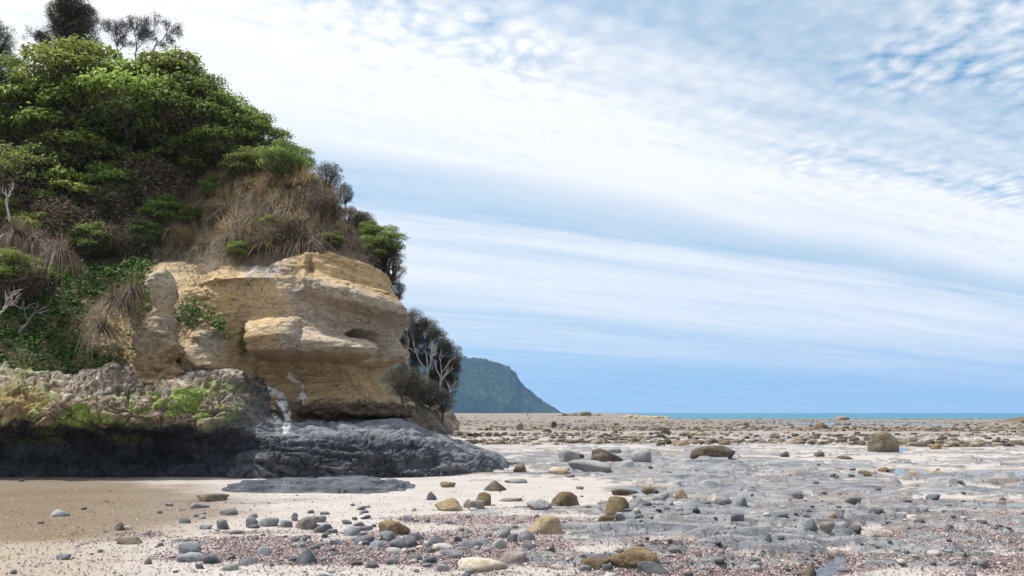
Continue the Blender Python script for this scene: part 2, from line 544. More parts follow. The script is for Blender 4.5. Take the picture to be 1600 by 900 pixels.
rows = np.concatenate([np.array([-40., -10., 0., 2.0]), CH * F / (np.arange(1178, 905, -6.) - HZ), CH * F / (np.arange(905, 652, -0.72) - HZ),
                       np.array([290, 330, 400, 520, 700, 1200, 3000, 9000, 30000.])])
cols = np.concatenate([np.array([-40000., -12000, -5000, -2500, -1500, -900, -500, -300]), np.arange(-200, 1801, 2.05), np.array([1900, 2100, 2500, 3200, 4500, 7000, 15000, 40000.])])
YY, PX = np.meshgrid(rows, cols, indexing='ij')
XX = (PX - 800) / F * np.maximum(YY, 3.5)
hh, rockm, grav, wet, gpx, gpy = ground(XX, YY)
M_BEACH, t, b = base_mat('beach', 0.9, 0.3)
g = t.node('ShaderNodeNewGeometry').outputs['Position']
ar, ag, aw, af = (attr(t, k).outputs['Fac'] for k in ('rockm', 'grav', 'wet', 'far'))
s1 = t.noise(g, 1.3, 4, 0.6); s2 = t.noise(g, 55.0, 4, 0.75); s3 = t.noise(g, 9.0, 4, 0.7)
sandc = t.mix(t.rng(s1, 0.35, 0.65, 0, 1, True), (0.40, 0.372, 0.350), (0.36, 0.325, 0.295))
sandc = t.mix(t.rng(s2, 0.52, 0.70, 0, 0.65), sandc, (0.20, 0.165, 0.155))
sandc = t.mix(t.rng(s3, 0.52, 0.68, 0, 0.55), sandc, (0.25, 0.215, 0.205))
sandc = t.mix(attr(t, 'tan').outputs['Fac'], sandc, (0.285, 0.235, 0.18))
v = t.node('ShaderNodeTexVoronoi'); v.inputs['Scale'].default_value = 34.0
t.l.new(g, v.inputs['Vector'])
v2 = t.node('ShaderNodeTexVoronoi'); v2.inputs['Scale'].default_value = 75.0
t.l.new(g, v2.inputs['Vector'])
hs = t.node('ShaderNodeSeparateColor'); t.l.new(v.outputs['Color'], hs.inputs[0])
hs2 = t.node('ShaderNodeSeparateColor'); t.l.new(v2.outputs['Color'], hs2.inputs[0])
gravc = t.ramp(t.math('ADD', t.math('MULTIPLY', hs.outputs[0], .6), t.math('MULTIPLY', hs2.outputs[1], .4)),
               [(0.1, (0.12, 0.09, 0.09)), (0.35, (0.20, 0.15, 0.15)), (0.6, (0.27, 0.21, 0.205)), (0.82, (0.38, 0.32, 0.31)), (0.95, (0.48, 0.45, 0.43))])
r1 = t.noise(t.mapping(g, scale=(.5, 1.2, 1)), 2.2, 6, 0.65); r2 = t.noise(g, 30.0, 5, 0.75)
r3 = t.noise(t.mapping(g, scale=(.35, 1.6, 1)), 5.0, 5, 0.7)
rockc = t.mix(t.rng(r1, 0.34, 0.62, 0, 1, True), (0.115, 0.125, 0.145), (0.27, 0.275, 0.285))
rockc = t.mix(t.rng(r3, 0.50, 0.66, 0, 0.75, True), rockc, (0.075, 0.078, 0.085))
rockc = t.mix(t.rng(r3, 0.46, 0.34, 0, 0.6, True), rockc, (0.36, 0.335, 0.31))
r4 = t.noise(t.mapping(g, scale=(.4, 1.0, 1)), 1.1, 5, 0.7)
rockc = t.mix(t.rng(r4, 0.50, 0.64, 0, 0.65, True), rockc, (0.215, 0.165, 0.13))
rockc = t.mix(t.rng(r2, 0.48, 0.70, 0, 0.7), rockc, (0.07, 0.07, 0.075))
farc = t.mix(t.rng(t.noise(g, .35, 5, 0.7), .35, .65, 0, 1), (0.13, 0.105, 0.08), (0.26, 0.225, 0.19))
colr = t.mix(ag, sandc, gravc)
colr = t.mix(ar, colr, rockc)
colr = t.mix(af, colr, farc)
wet_shade_c = t.node('ShaderNodeMix', data_type='RGBA', blend_type='MULTIPLY')
wet_shade_c.inputs[0].default_value = 1.0
t.l.new(colr, wet_shade_c.inputs[6]); wet_shade_c.inputs[7].default_value = (0.60, 0.53, 0.45, 1)
colr = t.mix(aw, colr, wet_shade_c.outputs[2])  # darkens wet ground and the painted ledge shade alike
t.l.new(colr, b.inputs['Base Color'])
t.put(b.inputs['Roughness'], t.rng(aw, 0, 1, 0.92, 0.42))
hgt = t.math('ADD', t.math('MULTIPLY', t.math('MULTIPLY', v.outputs['Distance'], -0.8), ag), t.math('ADD', t.math('MULTIPLY', s2, t.rng(aw, 0, 1, .30, .05)), t.math('MULTIPLY', t.math('ADD', r2, r1), t.math('MULTIPLY', ar, 0.8))))
add_bump(t, b, hgt, 0.8, 0.03)
tanm = sstep(330, 60, gpx) * sstep(740, 780, gpy) * 0.8 + 0.35 * sstep(600, 300, gpx) * sstep(740, 780, gpy) * sstep(-.1, .3, fbm(XX * .4, YY * .9, 1.0, 2, 3))
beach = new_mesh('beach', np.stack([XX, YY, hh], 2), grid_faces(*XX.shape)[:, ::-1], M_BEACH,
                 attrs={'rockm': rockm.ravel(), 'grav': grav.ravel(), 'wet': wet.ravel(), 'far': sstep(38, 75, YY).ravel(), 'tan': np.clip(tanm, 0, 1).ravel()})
tag(beach, kind='structure')

# water: the sea and the sheet that fills the hollows as tide pools
def water_mat(name, col, rough, bscale, bstr, spec, alpha_trans=0.0):
    m, t, b = base_mat(name, rough, spec)
    b.inputs['Base Color'].default_value = (*col, 1)
    b.inputs['IOR'].default_value = 1.33
    g = t.node('ShaderNodeNewGeometry').outputs['Position']
    n = t.noise(t.mapping(g, scale=(.5, 1.0, 1)), bscale, 4, 0.6)
    add_bump(t, b, n, bstr, 0.3)
    if alpha_trans:
        b.inputs['Transmission Weight'].default_value = alpha_trans
    return m
M_SEA = water_mat('sea_water', (0.006, 0.13, 0.19), 0.35, 0.35, 0.5, 0.22)
M_POOL = water_mat('pool_water', (0.75, 0.83, 0.88), 0.03, 1.2, 0.012, 0.5, 1.0)
sea = new_mesh('sea', [(-60000, 190, -.34), (60000, 190, -.34), (60000, 40000, -.34), (-60000, 40000, -.34)], [(0, 1, 2, 3)], M_SEA, False)
tag(sea, kind='structure')
pools = new_mesh('tide_pool_water', [(-30, 5, POOL_Z), (60, 5, POOL_Z), (110, 120, POOL_Z), (-60, 120, POOL_Z)], [(0, 1, 2, 3)], M_POOL, False)
tag(pools, kind='structure')

# ------------------------------------------------------------------ the cliff
K20 = 20.0 / F
path = np.array([(-60, 15), (-40, 17.0), (-24, 18.9), (-16, 19.7), (-12, 20.1), (-9, 20.4), (-7, 20.5), (-5.6, 20.55), (-4.7, 20.75), (-4.05, 21.2), (-3.65, 21.9), (-3.5, 22.8),
                 (-3.6, 24), (-4.0, 26.5), (-5.0, 30), (-7, 35), (-11, 42), (-18, 50), (-40, 60)], float)


def catmull(p, n=30):
    out = []
    for i in range(len(p) - 1):
        p0 = p[max(i - 1, 0)]; p1 = p[i]; p2 = p[i + 1]; p3 = p[min(i + 2, len(p) - 1)]
        for s in np.arange(n) / n:
            out.append(0.5 * (2 * p1 + (p2 - p0) * s + (2 * p0 - 5 * p1 + 4 * p2 - p3) * s * s + (3 * p1 - p0 - 3 * p2 + p3) * s ** 3))
    out.append(p[-1])
    return np.array(out)


pc = catmull(path)
seg = np.r_[0, np.cumsum(np.linalg.norm(np.diff(pc, axis=0), axis=1))]
# dense columns on the face in view
s_of = lambda x: np.interp(x, pc[:380, 0], seg[:380])
sA = np.interp(-17.0, pc[:300, 0], seg[:300]); iN = np.argmax(pc[:, 0]); sN = seg[iN]
us = np.concatenate([np.linspace(0, sA, 90)[:-1], np.linspace(sA, sA + 4, 70)[:-1], np.linspace(sA + 4, sN + 3.0, 620)[:-1], np.linspace(sN + 3, sN + 14, 130)[:-1], np.linspace(sN + 14, seg[-1], 50)])
bx = np.interp(us, seg, pc[:, 0]); by = np.interp(us, seg, pc[:, 1])
tx = np.gradient(bx, us); ty = np.gradient(by, us)
tl = np.hypot(tx, ty); nx = ty / tl; ny = -tx / tl      # outward
# the reference column of each station: its pixel on the face, continuing round the nose
pxu = np.interp(us, [0, s_of(-17), s_of(-12), s_of(-9), s_of(-7), s_of(-5.6), s_of(-4.7), s_of(-4.05), sN, sN + 1.5, sN + 30], [-400, -200, 60, 245, 368, 460, 525, 570, 612, 640, 700])
COLS_T = {  # outward offset against height, per column of the face
    -300: [(0.9, .3), (2.4, 0), (3, -.4), (4, -1.2), (5.7, -2.8)],
    150: [(0.9, .4), (2.4, .1), (3, -.3), (4, -1.0), (5.7, -2.4)],
    235: [(0.9, .5), (2.2, .35), (3, -.1), (4, -.5), (5.0, -1.0), (5.7, -1.7)],
    285: [(0.9, .6), (2.2, .55), (2.5, .60), (2.95, .50), (3.25, .05), (4, -.15), (4.7, -.3), (5, -.75), (5.7, -1.4)],
    345: [(0.9, .6), (2.0, .35), (2.7, .35), (3.0, .0), (3.5, .05), (4.5, .1), (4.95, .10), (5.1, -.25), (5.7, -.9)],
    375: [(0.9, .6), (1.6, .45), (2.0, -.15), (2.8, -.45), (3.1, -.25), (3.5, -.05), (4.5, .15), (4.95, .12), (5.1, -.2), (5.7, -.8)],
    392: [(0.9, .5), (1.6, .5), (1.8, .2), (2.1, -.45), (2.88, -.62), (2.98, .05), (3.05, .55), (3.35, .72), (3.75, .5), (3.95, .18), (4.6, .2), (4.95, .12), (5.1, -.1), (5.7, -.5)],
    462: [(0.9, .5), (1.6, .55), (1.8, .25), (2.1, -.45), (2.86, -.62), (2.97, .10), (3.05, .72), (3.4, .85), (3.8, .6), (3.98, .2), (4.6, .2), (5.0, .08), (5.3, .05), (5.7, -.3)],
    482: [(0.9, .4), (1.4, .3), (1.5, .65), (1.75, .60), (1.9, .15), (2.2, -.45), (2.85, -.62), (2.96, .10), (3.02, .66), (3.3, .80), (3.6, .45), (4.1, .12), (4.5, .15), (4.62, .45), (4.9, .48), (5.1, .28), (5.2, .10), (5.8, -.05), (6.3, -.3)],
    555: [(0.9, .3), (1.36, .25), (1.46, .75), (1.75, .70), (1.88, .20), (2.2, -.35), (2.80, -.52), (2.90, .15), (2.96, .85), (3.12, .98), (3.32, .72), (3.55, .22), (4.1, -.02), (4.50, .02), (4.62, .62), (4.85, .66), (5.15, .40), (5.25, .16), (5.9, .0), (6.4, -.2)],
    585: [(0.9, .3), (1.36, .25), (1.46, .75), (1.72, .66), (1.88, .15), (2.2, -.30), (2.75, -.50), (2.95, -.1), (3.2, .15), (3.5, .0), (3.9, -.05), (4.45, .02), (4.60, .64), (4.85, .66), (5.2, .42), (5.35, .18), (6.0, .0), (6.5, -.2)],
    612: [(0.9, .3), (1.3, .25), (1.4, .62), (1.7, .5), (1.9, .10), (2.2, -.40), (2.75, -.45), (2.85, .0), (3.0, .24), (3.3, .16), (3.7, .02), (4.4, .02), (4.56, .42), (4.80, .36), (5.2, .08), (5.4, .15), (6.0, .0), (6.5, -.2)],
    640: [(0.9, .2), (1.5, .2), (2.3, -.4), (2.8, -.3), (3.1, .1), (3.9, .0), (4.5, .25), (5.2, .05), (6.5, -.4)],
    700: [(0.9, .2), (2.3, .0), (3.9, .1), (5.2, .0), (6.5, -.4)],
}
nz = 230
zz = np.linspace(0.7, 6.6, 600)
tabk = sorted(COLS_T)
tab = np.array([np.interp(zz, [p[0] for p in COLS_T[k]], [p[1] for p in COLS_T[k]]) for k in tabk])
kern = np.exp(-np.linspace(-2, 2, 9) ** 2); kern /= kern.sum()
tab = np.array([np.convolve(np.pad(r, 4, 'edge'), kern, 'valid') for r in tab])


def table_offset(px, z):
    px = np.clip(px, tabk[0], tabk[-1])
    j = np.clip(np.searchsorted(tabk, px) - 1, 0, len(tabk) - 2)
    k0 = np.array(tabk)[j]; k1 = np.array(tabk)[j + 1]
    f = sstep(0, 1, (px - k0) / (k1 - k0))
    zi = np.clip((z - zz[0]) / (zz[1] - zz[0]), 0, len(zz) - 1.001)
    z0 = zi.astype(int); fz = zi - z0
    a = tab[j, z0] * (1 - fz) + tab[j, z0 + 1] * fz
    c = tab[j + 1, z0] * (1 - fz) + tab[j + 1, z0 + 1] * fz
    return a * (1 - f) + c * f


rim = np.interp(pxu, [-400, 0, 230, 300, 345, 400, 430, 480, 520, 600, 640, 700], [5.6, 5.6, 5.6, 5.5, 5.35, 5.3, 5.45, 5.62, 5.66, 5.42, 5.2, 5.0])
tv = np.linspace(0, 1, nz)
Z = 0.75 + (rim[:, None] - 0.75) * tv[None, :]
PXU = np.repeat(pxu[:, None], nz, 1)
dip = np.clip(PXU - 480, 0, 150) * K20 * 0.30 * sstep(3.5, 4.3, Z)
wob = 0.06 * fbm(PXU * .012, Z * .8, 2.0, 3, 88)
OFF = table_offset(PXU, Z + dip + wob)


zone = sstep(370, 400, PXU) * sstep(2.2, 2.6, Z) * sstep(5.5, 5.0, Z)
OFF = OFF + zone * .35 * (OFF - .12)


def fb(cx, cy, rx, ry, a, p=2.0):
    """a hand-placed swelling or hollow of the face at a photograph pixel"""
    cz = CH + (HZ - cy) * K20
    r = ((PXU - cx) / rx) ** 2 + ((Z - cz) / (ry * K20)) ** 2
    return a * np.exp(-r ** (p / 2))


OFF += fb(570, 517, 22, 8, -1.1, 4) + fb(588, 534, 9, 20, -.7, 3)
OFF += fb(603, 525, 10, 34, .30, 3) + fb(606, 545, 11, 12, .16, 3)
OFF += fb(487, 425, 7, 34, -.18, 3) + fb(474, 525, 5, 22, -.16, 3) + fb(540, 452, 3, 14, -.10, 3)
OFF += fb(570, 590, 4, 26, -.12, 3) + fb(430, 520, 36, 20, .26, 3) + fb(520, 538, 40, 10, .14, 3)
OFF += fb(318, 548, 32, 30, .55, 4) + fb(310, 520, 22, 10, .25, 3) + fb(290, 560, 14, 20, .2, 3) + fb(380, 540, 10, 30, -.25, 3) + fb(355, 500, 22, 18, .10)
OFF += fb(300, 420, 40, 10, .10) + fb(395, 425, 30, 14, .16, 3) + fb(345, 432, 60, 5, .14, 3)
OFF += fb(335, 575, 24, 8, .18, 3) + fb(290, 585, 30, 10, .2, 3)
# bedding and weathering
front = sstep(225, 300, PXU)
bed = fbm(PXU * .004, (Z + dip) * 7.0, 3.0, 3, 91)
OFF += 0.06 * bed * front * (0.4 + 1.3 * sstep(4.7, 5.2, Z + dip))
B = np.stack([np.repeat(bx[:, None], nz, 1), np.repeat(by[:, None], nz, 1), Z], 2)
NB = np.stack([np.repeat(nx[:, None], nz, 1), np.repeat(ny[:, None], nz, 1), np.zeros_like(Z)], 2)
CP = B + NB * OFF[..., None]
x, y, z = CP[..., 0], CP[..., 1], CP[..., 2]
n_big = fbm(x * .9, y * .9, z * 1.1, 4, 101)
n_mid = fbm(x * 3.2, y * 3.2, z * 4.0, 4, 102)
n_fin = fbm(x * 11, y * 11, z * 14, 3, 103, .6)
crumb = np.clip(sstep(1.95, 1.7, z) + 0.35 * sstep(380, 250, PXU) + 0.15, 0, 1)
disp = (0.13 - .07 * zone) * n_big + (0.045 - .02 * zone + 0.11 * crumb) * n_mid + (0.016 + 0.05 * crumb) * n_fin
pit = sstep(.45, .75, fbm(x * 4.5, y * 4.5, z * 7, 2, 105)) * front * sstep(3.9, 3.6, z) * sstep(2.95, 3.1, z) * sstep(470, 500, PXU)
disp -= 0.06 * pit
crk = fbm(x * 1.3 + z * .5, y * 1.3, z * 2.6, 3, 107, .5, True)
disp -= 0.035 * sstep(.76, .92, crk) * front
lam = fbm(x * .7, y * .7, z * 5.5 + 2 * n_big, 3, 108, .5, True)
disp -= 0.02 * sstep(.6, .88, lam) * front * sstep(1.9, 2.2, z)
_, gC, rC = cells(x * 3.2, y * 3.2, z * 4.5, 9)
disp += crumb * sstep(2.0, 1.75, z) * (.16 * (rC - .5) - .06 * sstep(.15, 0, gC))
CP = CP + grid_normals(CP) * disp[..., None] * (1 if grid_normals(CP)[nz, nz // 2, 1] < 0 else -1)
# a cap that runs in under the turf
cap = []
for q_, (din, dz) in enumerate([(0.25, .10), (.8, .28), (1.8, .3), (3.2, .1)]):
    c = CP[:, -1, :].copy()
    c[:, 0] -= nx * din; c[:, 1] -= ny * din; c[:, 2] += dz
    cap.append(c)
CPf = np.concatenate([CP, np.stack(cap, 1)], 1)
# colours of the rock itself
fpx, fpy = proj(CPf[..., 0], CPf[..., 1], CPf[..., 2])
X3, Y3, Z3 = CPf[..., 0], CPf[..., 1], CPf[..., 2]
PX3 = np.concatenate([PXU, np.repeat(PXU[:, -1:], 4, 1)], 1)
ZE = Z3 + np.clip(PX3 - 480, 0, 150) * K20 * 0.30 * sstep(3.5, 4.3, Z3)
c1 = fbm(X3 * .8, Y3 * .8, Z3 * 1.0, 4, 111); c2 = fbm(X3 * 2.4, Y3 * 2.4, Z3 * 3.4, 4, 112); c3 = fbm(X3 * .5, Y3 * .5, Z3 * 6, 3, 113)
ochre = (0.45, 0.315, 0.16); tan_ = (0.43, 0.33, 0.21); greyt = (0.38, 0.31, 0.235); grey = (0.31, 0.29, 0.28); dbrown = (0.085, 0.062, 0.045); whitec = (0.62, 0.60, 0.58)
colc = lerp(np.broadcast_to(tan_, X3.shape + (3,)), ochre, sstep(-.25, .3, c1 + .5 * c3))
weath = sstep(.0, .35, .5 * c2 + .35 * c1 + .55 * (sstep(2.95, 3.1, ZE) * sstep(5.1, 4.8, ZE) * sstep(420, 500, PX3)) - .02)
colc = lerp(colc, greyt, weath)
colc = lerp(colc, ochre, sstep(5.12, 5.22, ZE + .05 * c2) * sstep(440, 480, PX3) * .85)
colc = lerp(colc, (0.50, 0.365, 0.20), sstep(5.2, 5.4, ZE) * sstep(.1, .4, c3) * .6 * sstep(440, 480, PX3))
colc = lerp(colc, (0.42, 0.29, 0.15), sstep(2.9, 2.75, Z3 + .08 * c2) * sstep(1.75, 2.0, Z3) * sstep(370, 400, PX3) * (.8 - .3 * sstep(.0, .4, c2)))


def fblob(cx, cy, rx, ry, p=2.0):
    return np.exp(-((((fpx - cx) / rx) ** 2 + ((fpy - cy) / ry) ** 2) ** (p / 2)))


colc = lerp(colc, grey, np.clip(fblob(415, 425, 34, 20) * sstep(-.3, .2, c2) * 1.2 + fblob(455, 530, 20, 14) * .6 + fblob(330, 535, 22, 20) * .9 + fblob(465, 455, 10, 10) * .7, 0, .9))
colc = lerp(colc, (0.47, 0.465, 0.47), np.clip((fblob(265, 390, 45, 16, 4) + fblob(330, 400, 40, 12, 3)) * sstep(-.35, .15, c2), 0, .9))
colc = lerp(colc, (0.40, 0.35, 0.30), np.clip(fblob(620, 515, 8, 34, 3), 0, .8))
colc = lerp(colc, dbrown, np.clip(sstep(1.92, 1.72, Z3 + .22 * c2 + .1 * c1) * sstep(380, 430, PX3) * 0.92, 0, 1))
colc = lerp(colc, (0.18, 0.13, 0.085), np.clip(sstep(2.1, 1.8, Z3 + .25 * c2) * sstep(400, 360, PX3) * 0.6, 0, 1))
colc = lerp(colc, (0.42, 0.22, 0.07), np.clip(fblob(300, 585, 45, 14, 3) * sstep(-.3, .3, c2) * .9, 0, 1))
colc = lerp(colc, (0.13, 0.15, 0.05), np.clip((fblob(300, 495, 30, 20, 3) + fblob(380, 535, 8, 24, 3)) * sstep(-.25, .1, c2), 0, .85))
colc = lerp(colc, (0.13, 0.10, 0.06), np.clip(fblob(487, 422, 5, 28, 4) * .7 * sstep(-.3, .1, c2), 0, 1))


def stroke(fx, fy, pts, w):
    d = np.full(fx.shape, 1e9)
    for (x0, y0), (x1, y1) in zip(pts[:-1], pts[1:]):
        vx, vy = x1 - x0, y1 - y0
        tt = np.clip(((fx - x0) * vx + (fy - y0) * vy) / (vx * vx + vy * vy), 0, 1)
        d = np.minimum(d, np.hypot(fx - x0 - tt * vx, fy - y0 - tt * vy))
    return sstep(w, w * .45, d)


STREAK1 = [(384, 588), (398, 602), (425, 611), (440, 618), (442, 632), (450, 650), (452, 660), (446, 672)]
STREAK2 = [(452, 588), (460, 598), (470, 614), (477, 624)]
rag = 3.0 * c2 * 6
stw = np.maximum(stroke(fpx + rag, fpy + rag, STREAK1, 7.0), stroke(fpx + rag, fpy - rag, STREAK2, 6.0))
colc = lerp(colc, (0.80, 0.80, 0.79), np.clip(stw * 1.2 * sstep(-.28, .0, c2 + c1 * .3 + .5 * fbm(X3 * 7, Y3 * 7, Z3 * 7, 2, 118)) * (pxu[:, None] < 560), 0, .95))
c4 = fbm(X3 * 6, Y3 * 6, Z3 * 8, 3, 116, .6)
colc = np.clip(colc * (1.10 + .32 * c2[..., None] + .22 * c4[..., None]), 0.01, 1)
cliff = new_mesh('cliff', CPf, grid_faces(*CPf.shape[:2]), M_CLIFF, attrs={'col': colc.reshape(-1, 3)})
tag(cliff, kind='structure')

# ------------------------------------------------------------------ the dark shelf at the foot of the cliff, with its encrusted ledge
PROF_L = np.array([(18.0, -.2), (18.2, .15), (18.75, .5), (18.8, .9), (18.2, 1.10), (17.6, 1.25), (17.45, 1.42), (17.6, 1.70), (18.0, 1.95), (18.5, 2.18), (19.4, 2.42), (21.0, 2.7)])
PROF_R = np.array([(0, -.2), (.06, .15), (.18, .40), (.42, .62), (.75, .74), (1.1, .82), (1.5, .89), (1.95, .94), (2.4, .98), (2.9, 1.0), (3.4, 1.01), (4.6, 1.02)])
PROF_E = np.array([(0, -.2), (.10, .18), (.25, .42), (.5, .66), (.9, .86), (1.3, .97), (1.7, 1.0), (2.2, .95), (2.8, .80), (3.4, .55), (4.0, .25), (4.8, -.25)])
spx = np.concatenate([np.linspace(-2600, -200, 80)[:-1], np.linspace(-200, 0, 60)[:-1], np.linspace(0, 800, 640)])
sx = (spx - 800) / F * np.interp(spx, [0, 600, 700, 800], [17.8, 18.2, 19.2, 20.4])
yf = np.interp(spx, [-2600, 0, 350, 560, 640, 700, 750, 790, 800], [14.5, 17.75, 17.8, 17.85, 18.05, 18.5, 19.1, 20.1, 21.0])
Hs = np.interp(spx, [-2600, 400, 600, 640, 670, 700, 725, 750, 772, 786, 796, 800], [1.33, 1.33, 1.34, 1.22, 1.02, .84, .73, .60, .42, .22, .02, -.1])
wl_ = sstep(425, 310, spx); we = sstep(600, 680, spx)
ns = 190
tt_ = np.linspace(0, 11, ns)
def prof(PR):
    return np.stack([np.interp(tt_, np.arange(12), PR[:, 0]), np.interp(tt_, np.arange(12), PR[:, 1])], 1)
pl, pr, pe = prof(PROF_L), prof(PROF_R), prof(PROF_E)
ks = np.exp(-np.linspace(-2, 2, 11) ** 2); ks /= ks.sum()
for pp in (pl, pr, pe):
    for c_ in (0, 1):
        pp[:, c_] = np.convolve(np.pad(pp[:, c_], 5, 'edge'), ks, 'valid')
SY = np.zeros((len(spx), ns)); SZ = np.zeros_like(SY)
RYr = yf[:, None] + pr[None, :, 0]; RZr = Hs[:, None] * pr[None, :, 1]
REy = yf[:, None] + pe[None, :, 0] * 1.05; REz = Hs[:, None] * pe[None, :, 1]
RY = RYr * (1 - we[:, None]) + REy * we[:, None]; RZ = RZr * (1 - we[:, None]) + REz * we[:, None]
SY = RY * (1 - wl_[:, None]) + (pl[None, :, 0] + (yf - 17.75)[:, None]) * wl_[:, None]
lw = fbm(sx * .45, sx * 0, 3., 3, 139)[:, None]
SY = SY + (.9 * lw) * wl_[:, None] * sstep(.9, 1.3, pl[None, :, 1])
SZ = RZ * (1 - wl_[:, None]) + (pl[None, :, 1] + .38 * fbm(sx * .6, sx * 0, 8., 3, 140)[:, None] * sstep(.9, 1.4, pl[None, :, 1])) * wl_[:, None]
SXg = np.repeat(sx[:, None], ns, 1)
SP = np.stack([SXg, SY, SZ], 2)
x, y, z = SXg, SY, SZ
face = sstep(1.0, .55, z / np.maximum(Hs[:, None], .2)) * (1 - wl_[:, None]) + wl_[:, None]
enc = wl_[:, None] * sstep(1.15, 1.35, z)
d = 0.16 * fbm(x * .8, y * .8, z * 1.2, 3, 131)
d = d + (0.05 + .10 * face) * fbm(x * 2.3, y * 2.3, z * 3.0, 4, 132, .55) + (0.015 + .045 * face) * fbm(x * 8, y * 8, z * 9, 3, 133, .6, True)
wx_ = x + .25 * fbm(x * 2, y * 2, z * 2, 2, 142); wz_ = z + .2 * fbm(x * 2, y * 2, z * 2, 2, 143)
cA, gA, rA = cells(wx_ * 1.7, y * 1.7, wz_ * 2.8, 5)
cB, gB, rB = cells(wx_ * 4.6, y * 4.6, wz_ * 6.0, 6)
d = d + enc * (0.36 * fbm(x * .9, y * .9, z * 1.6, 2, 137) + .14 * (rA - .5) - .12 * sstep(.10, 0, gA) + .05 * (rB - .5) - .05 * sstep(.10, 0, gB) + .16 * fbm(x * 3.2, y * 3.2, z * 4.5, 4, 144, .6) + .03 * fbm(x * 13, y * 13, z * 13, 2, 135))
d = d + (1 - enc) * face * (.03 * (rB - .5) - .03 * sstep(.12, 0, gB) - .07 * sstep(.10, 0, gA))
# creases of the folded mudstone, slanting down to the right
fold = fbm(x * .9 + z * 1.6, y * 2.2, z * 2.6, 3, 136, .5, True)
d = d - 0.14 * sstep(.55, .85, fold) * (1 - enc)
lump = fbm(x * 1.1 - y * .3, y * 2.0, z * 3.0, 3, 141)
d = d + 0.10 * lump * (1 - enc) * sstep(480, 620, spx)[:, None]
taper = sstep(800, 770, spx)[:, None]
nS = grid_normals(SP)
sgn = 1 if nS[400, 30, 1] < 0 else -1
SP = SP + nS * sgn * (d * (0.3 + .7 * taper))[..., None]
fpx, fpy = proj(SP[..., 0], SP[..., 1], SP[..., 2])
x, y, z = SP[..., 0], SP[..., 1], SP[..., 2]
e1 = fbm(x * 1.2, y * 1.2, z * 1.5, 4, 151); e2 = fbm(x * 4.5, y * 4.5, z * 5, 4, 152, .6); e3 = fbm(x * 10, y * 10, z * 11, 3, 153, .6)
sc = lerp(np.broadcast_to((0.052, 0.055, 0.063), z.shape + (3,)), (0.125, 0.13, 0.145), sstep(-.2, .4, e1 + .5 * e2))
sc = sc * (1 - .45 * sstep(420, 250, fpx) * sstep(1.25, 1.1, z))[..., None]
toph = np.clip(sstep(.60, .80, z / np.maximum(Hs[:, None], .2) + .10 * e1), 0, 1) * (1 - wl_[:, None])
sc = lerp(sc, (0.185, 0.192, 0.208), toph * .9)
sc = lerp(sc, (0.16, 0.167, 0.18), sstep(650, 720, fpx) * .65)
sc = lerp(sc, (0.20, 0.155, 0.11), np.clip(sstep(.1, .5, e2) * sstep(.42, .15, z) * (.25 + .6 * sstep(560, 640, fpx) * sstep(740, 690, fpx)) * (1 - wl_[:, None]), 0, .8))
encm = enc * 1.0
ec = lerp(np.broadcast_to((0.26, 0.195, 0.14), z.shape + (3,)), (0.065, 0.054, 0.045), sstep(-.15, .15, e1 + .6 * e2))
ec = lerp(ec, (0.50, 0.455, 0.40), sstep(.02, .25, e2 + .5 * e3 + .22 * sstep(1.5, 2.0, z) - .16) * .8)
ec = ec * (.75 + .5 * rB)[..., None] * (1 - .35 * sstep(.10, 0, gB))[..., None]
ec = lerp(ec, (0.05, 0.045, 0.042), sstep(.15, .38, e3 - .2 * e2) * .9)
greenw = np.exp(-((fpx - 300) / 75) ** 4) * sstep(2.35, 2.1, z) + 1.0 * sstep(2.0, 1.65, z) * sstep(390, 320, fpx) + .5 * np.exp(-((fpx - 30) / 60) ** 2)
ec = lerp(ec, (0.21, 0.27, 0.06), np.clip(greenw * 1.15 * sstep(-.16, .10, e1 + .7 * e2 - .05), 0, .88))
ec = lerp(ec, (0.30, 0.19, 0.09), np.clip(np.exp(-(((fpx - 30) / 50) ** 2 + ((fpy - 625) / 24) ** 2)) * .8, 0, 1))
sc = lerp(sc, ec, np.clip(encm, 0, 1))
drip = wl_[:, None] * sstep(.65, .9, z) * sstep(1.3, 1.15, z) * sstep(.05, .3, e1 + .3 * e2)
sc = lerp(sc, (0.11, 0.13, 0.035), np.clip(drip * .8, 0, 1))
rag = 16 * e2
sw2 = np.maximum(stroke(fpx + rag * .5, fpy + rag * .5, STREAK1, 7.0), 0)
sc = lerp(sc, (0.80, 0.80, 0.79), np.clip(sw2 * 1.2 * sstep(-.25, .02, e2 + .4 * e3) * (spx[:, None] > 390), 0, .95))
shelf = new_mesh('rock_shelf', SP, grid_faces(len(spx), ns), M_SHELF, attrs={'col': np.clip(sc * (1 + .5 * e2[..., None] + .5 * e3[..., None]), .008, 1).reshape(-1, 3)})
tag(shelf, kind='structure')

# ------------------------------------------------------------------ the hill behind the cliff
def plan_info(x, y):
    """distance inside the cliff line and the face column of the nearest station"""
    d2 = np.full(x.shape, 1e18); ii = np.zeros(x.shape, int)
    for i in range(0, len(bx), 6):
        q2 = (x - bx[i]) ** 2 + (y - by[i]) ** 2
        m = q2 < d2
        d2[m] = q2[m]; ii[m] = i
    d = np.sqrt(d2)
    side = (x - bx[ii]) * nx[ii] + (y - by[ii]) * ny[ii]
    return np.where(side < 0, d, -d), pxu[ii]


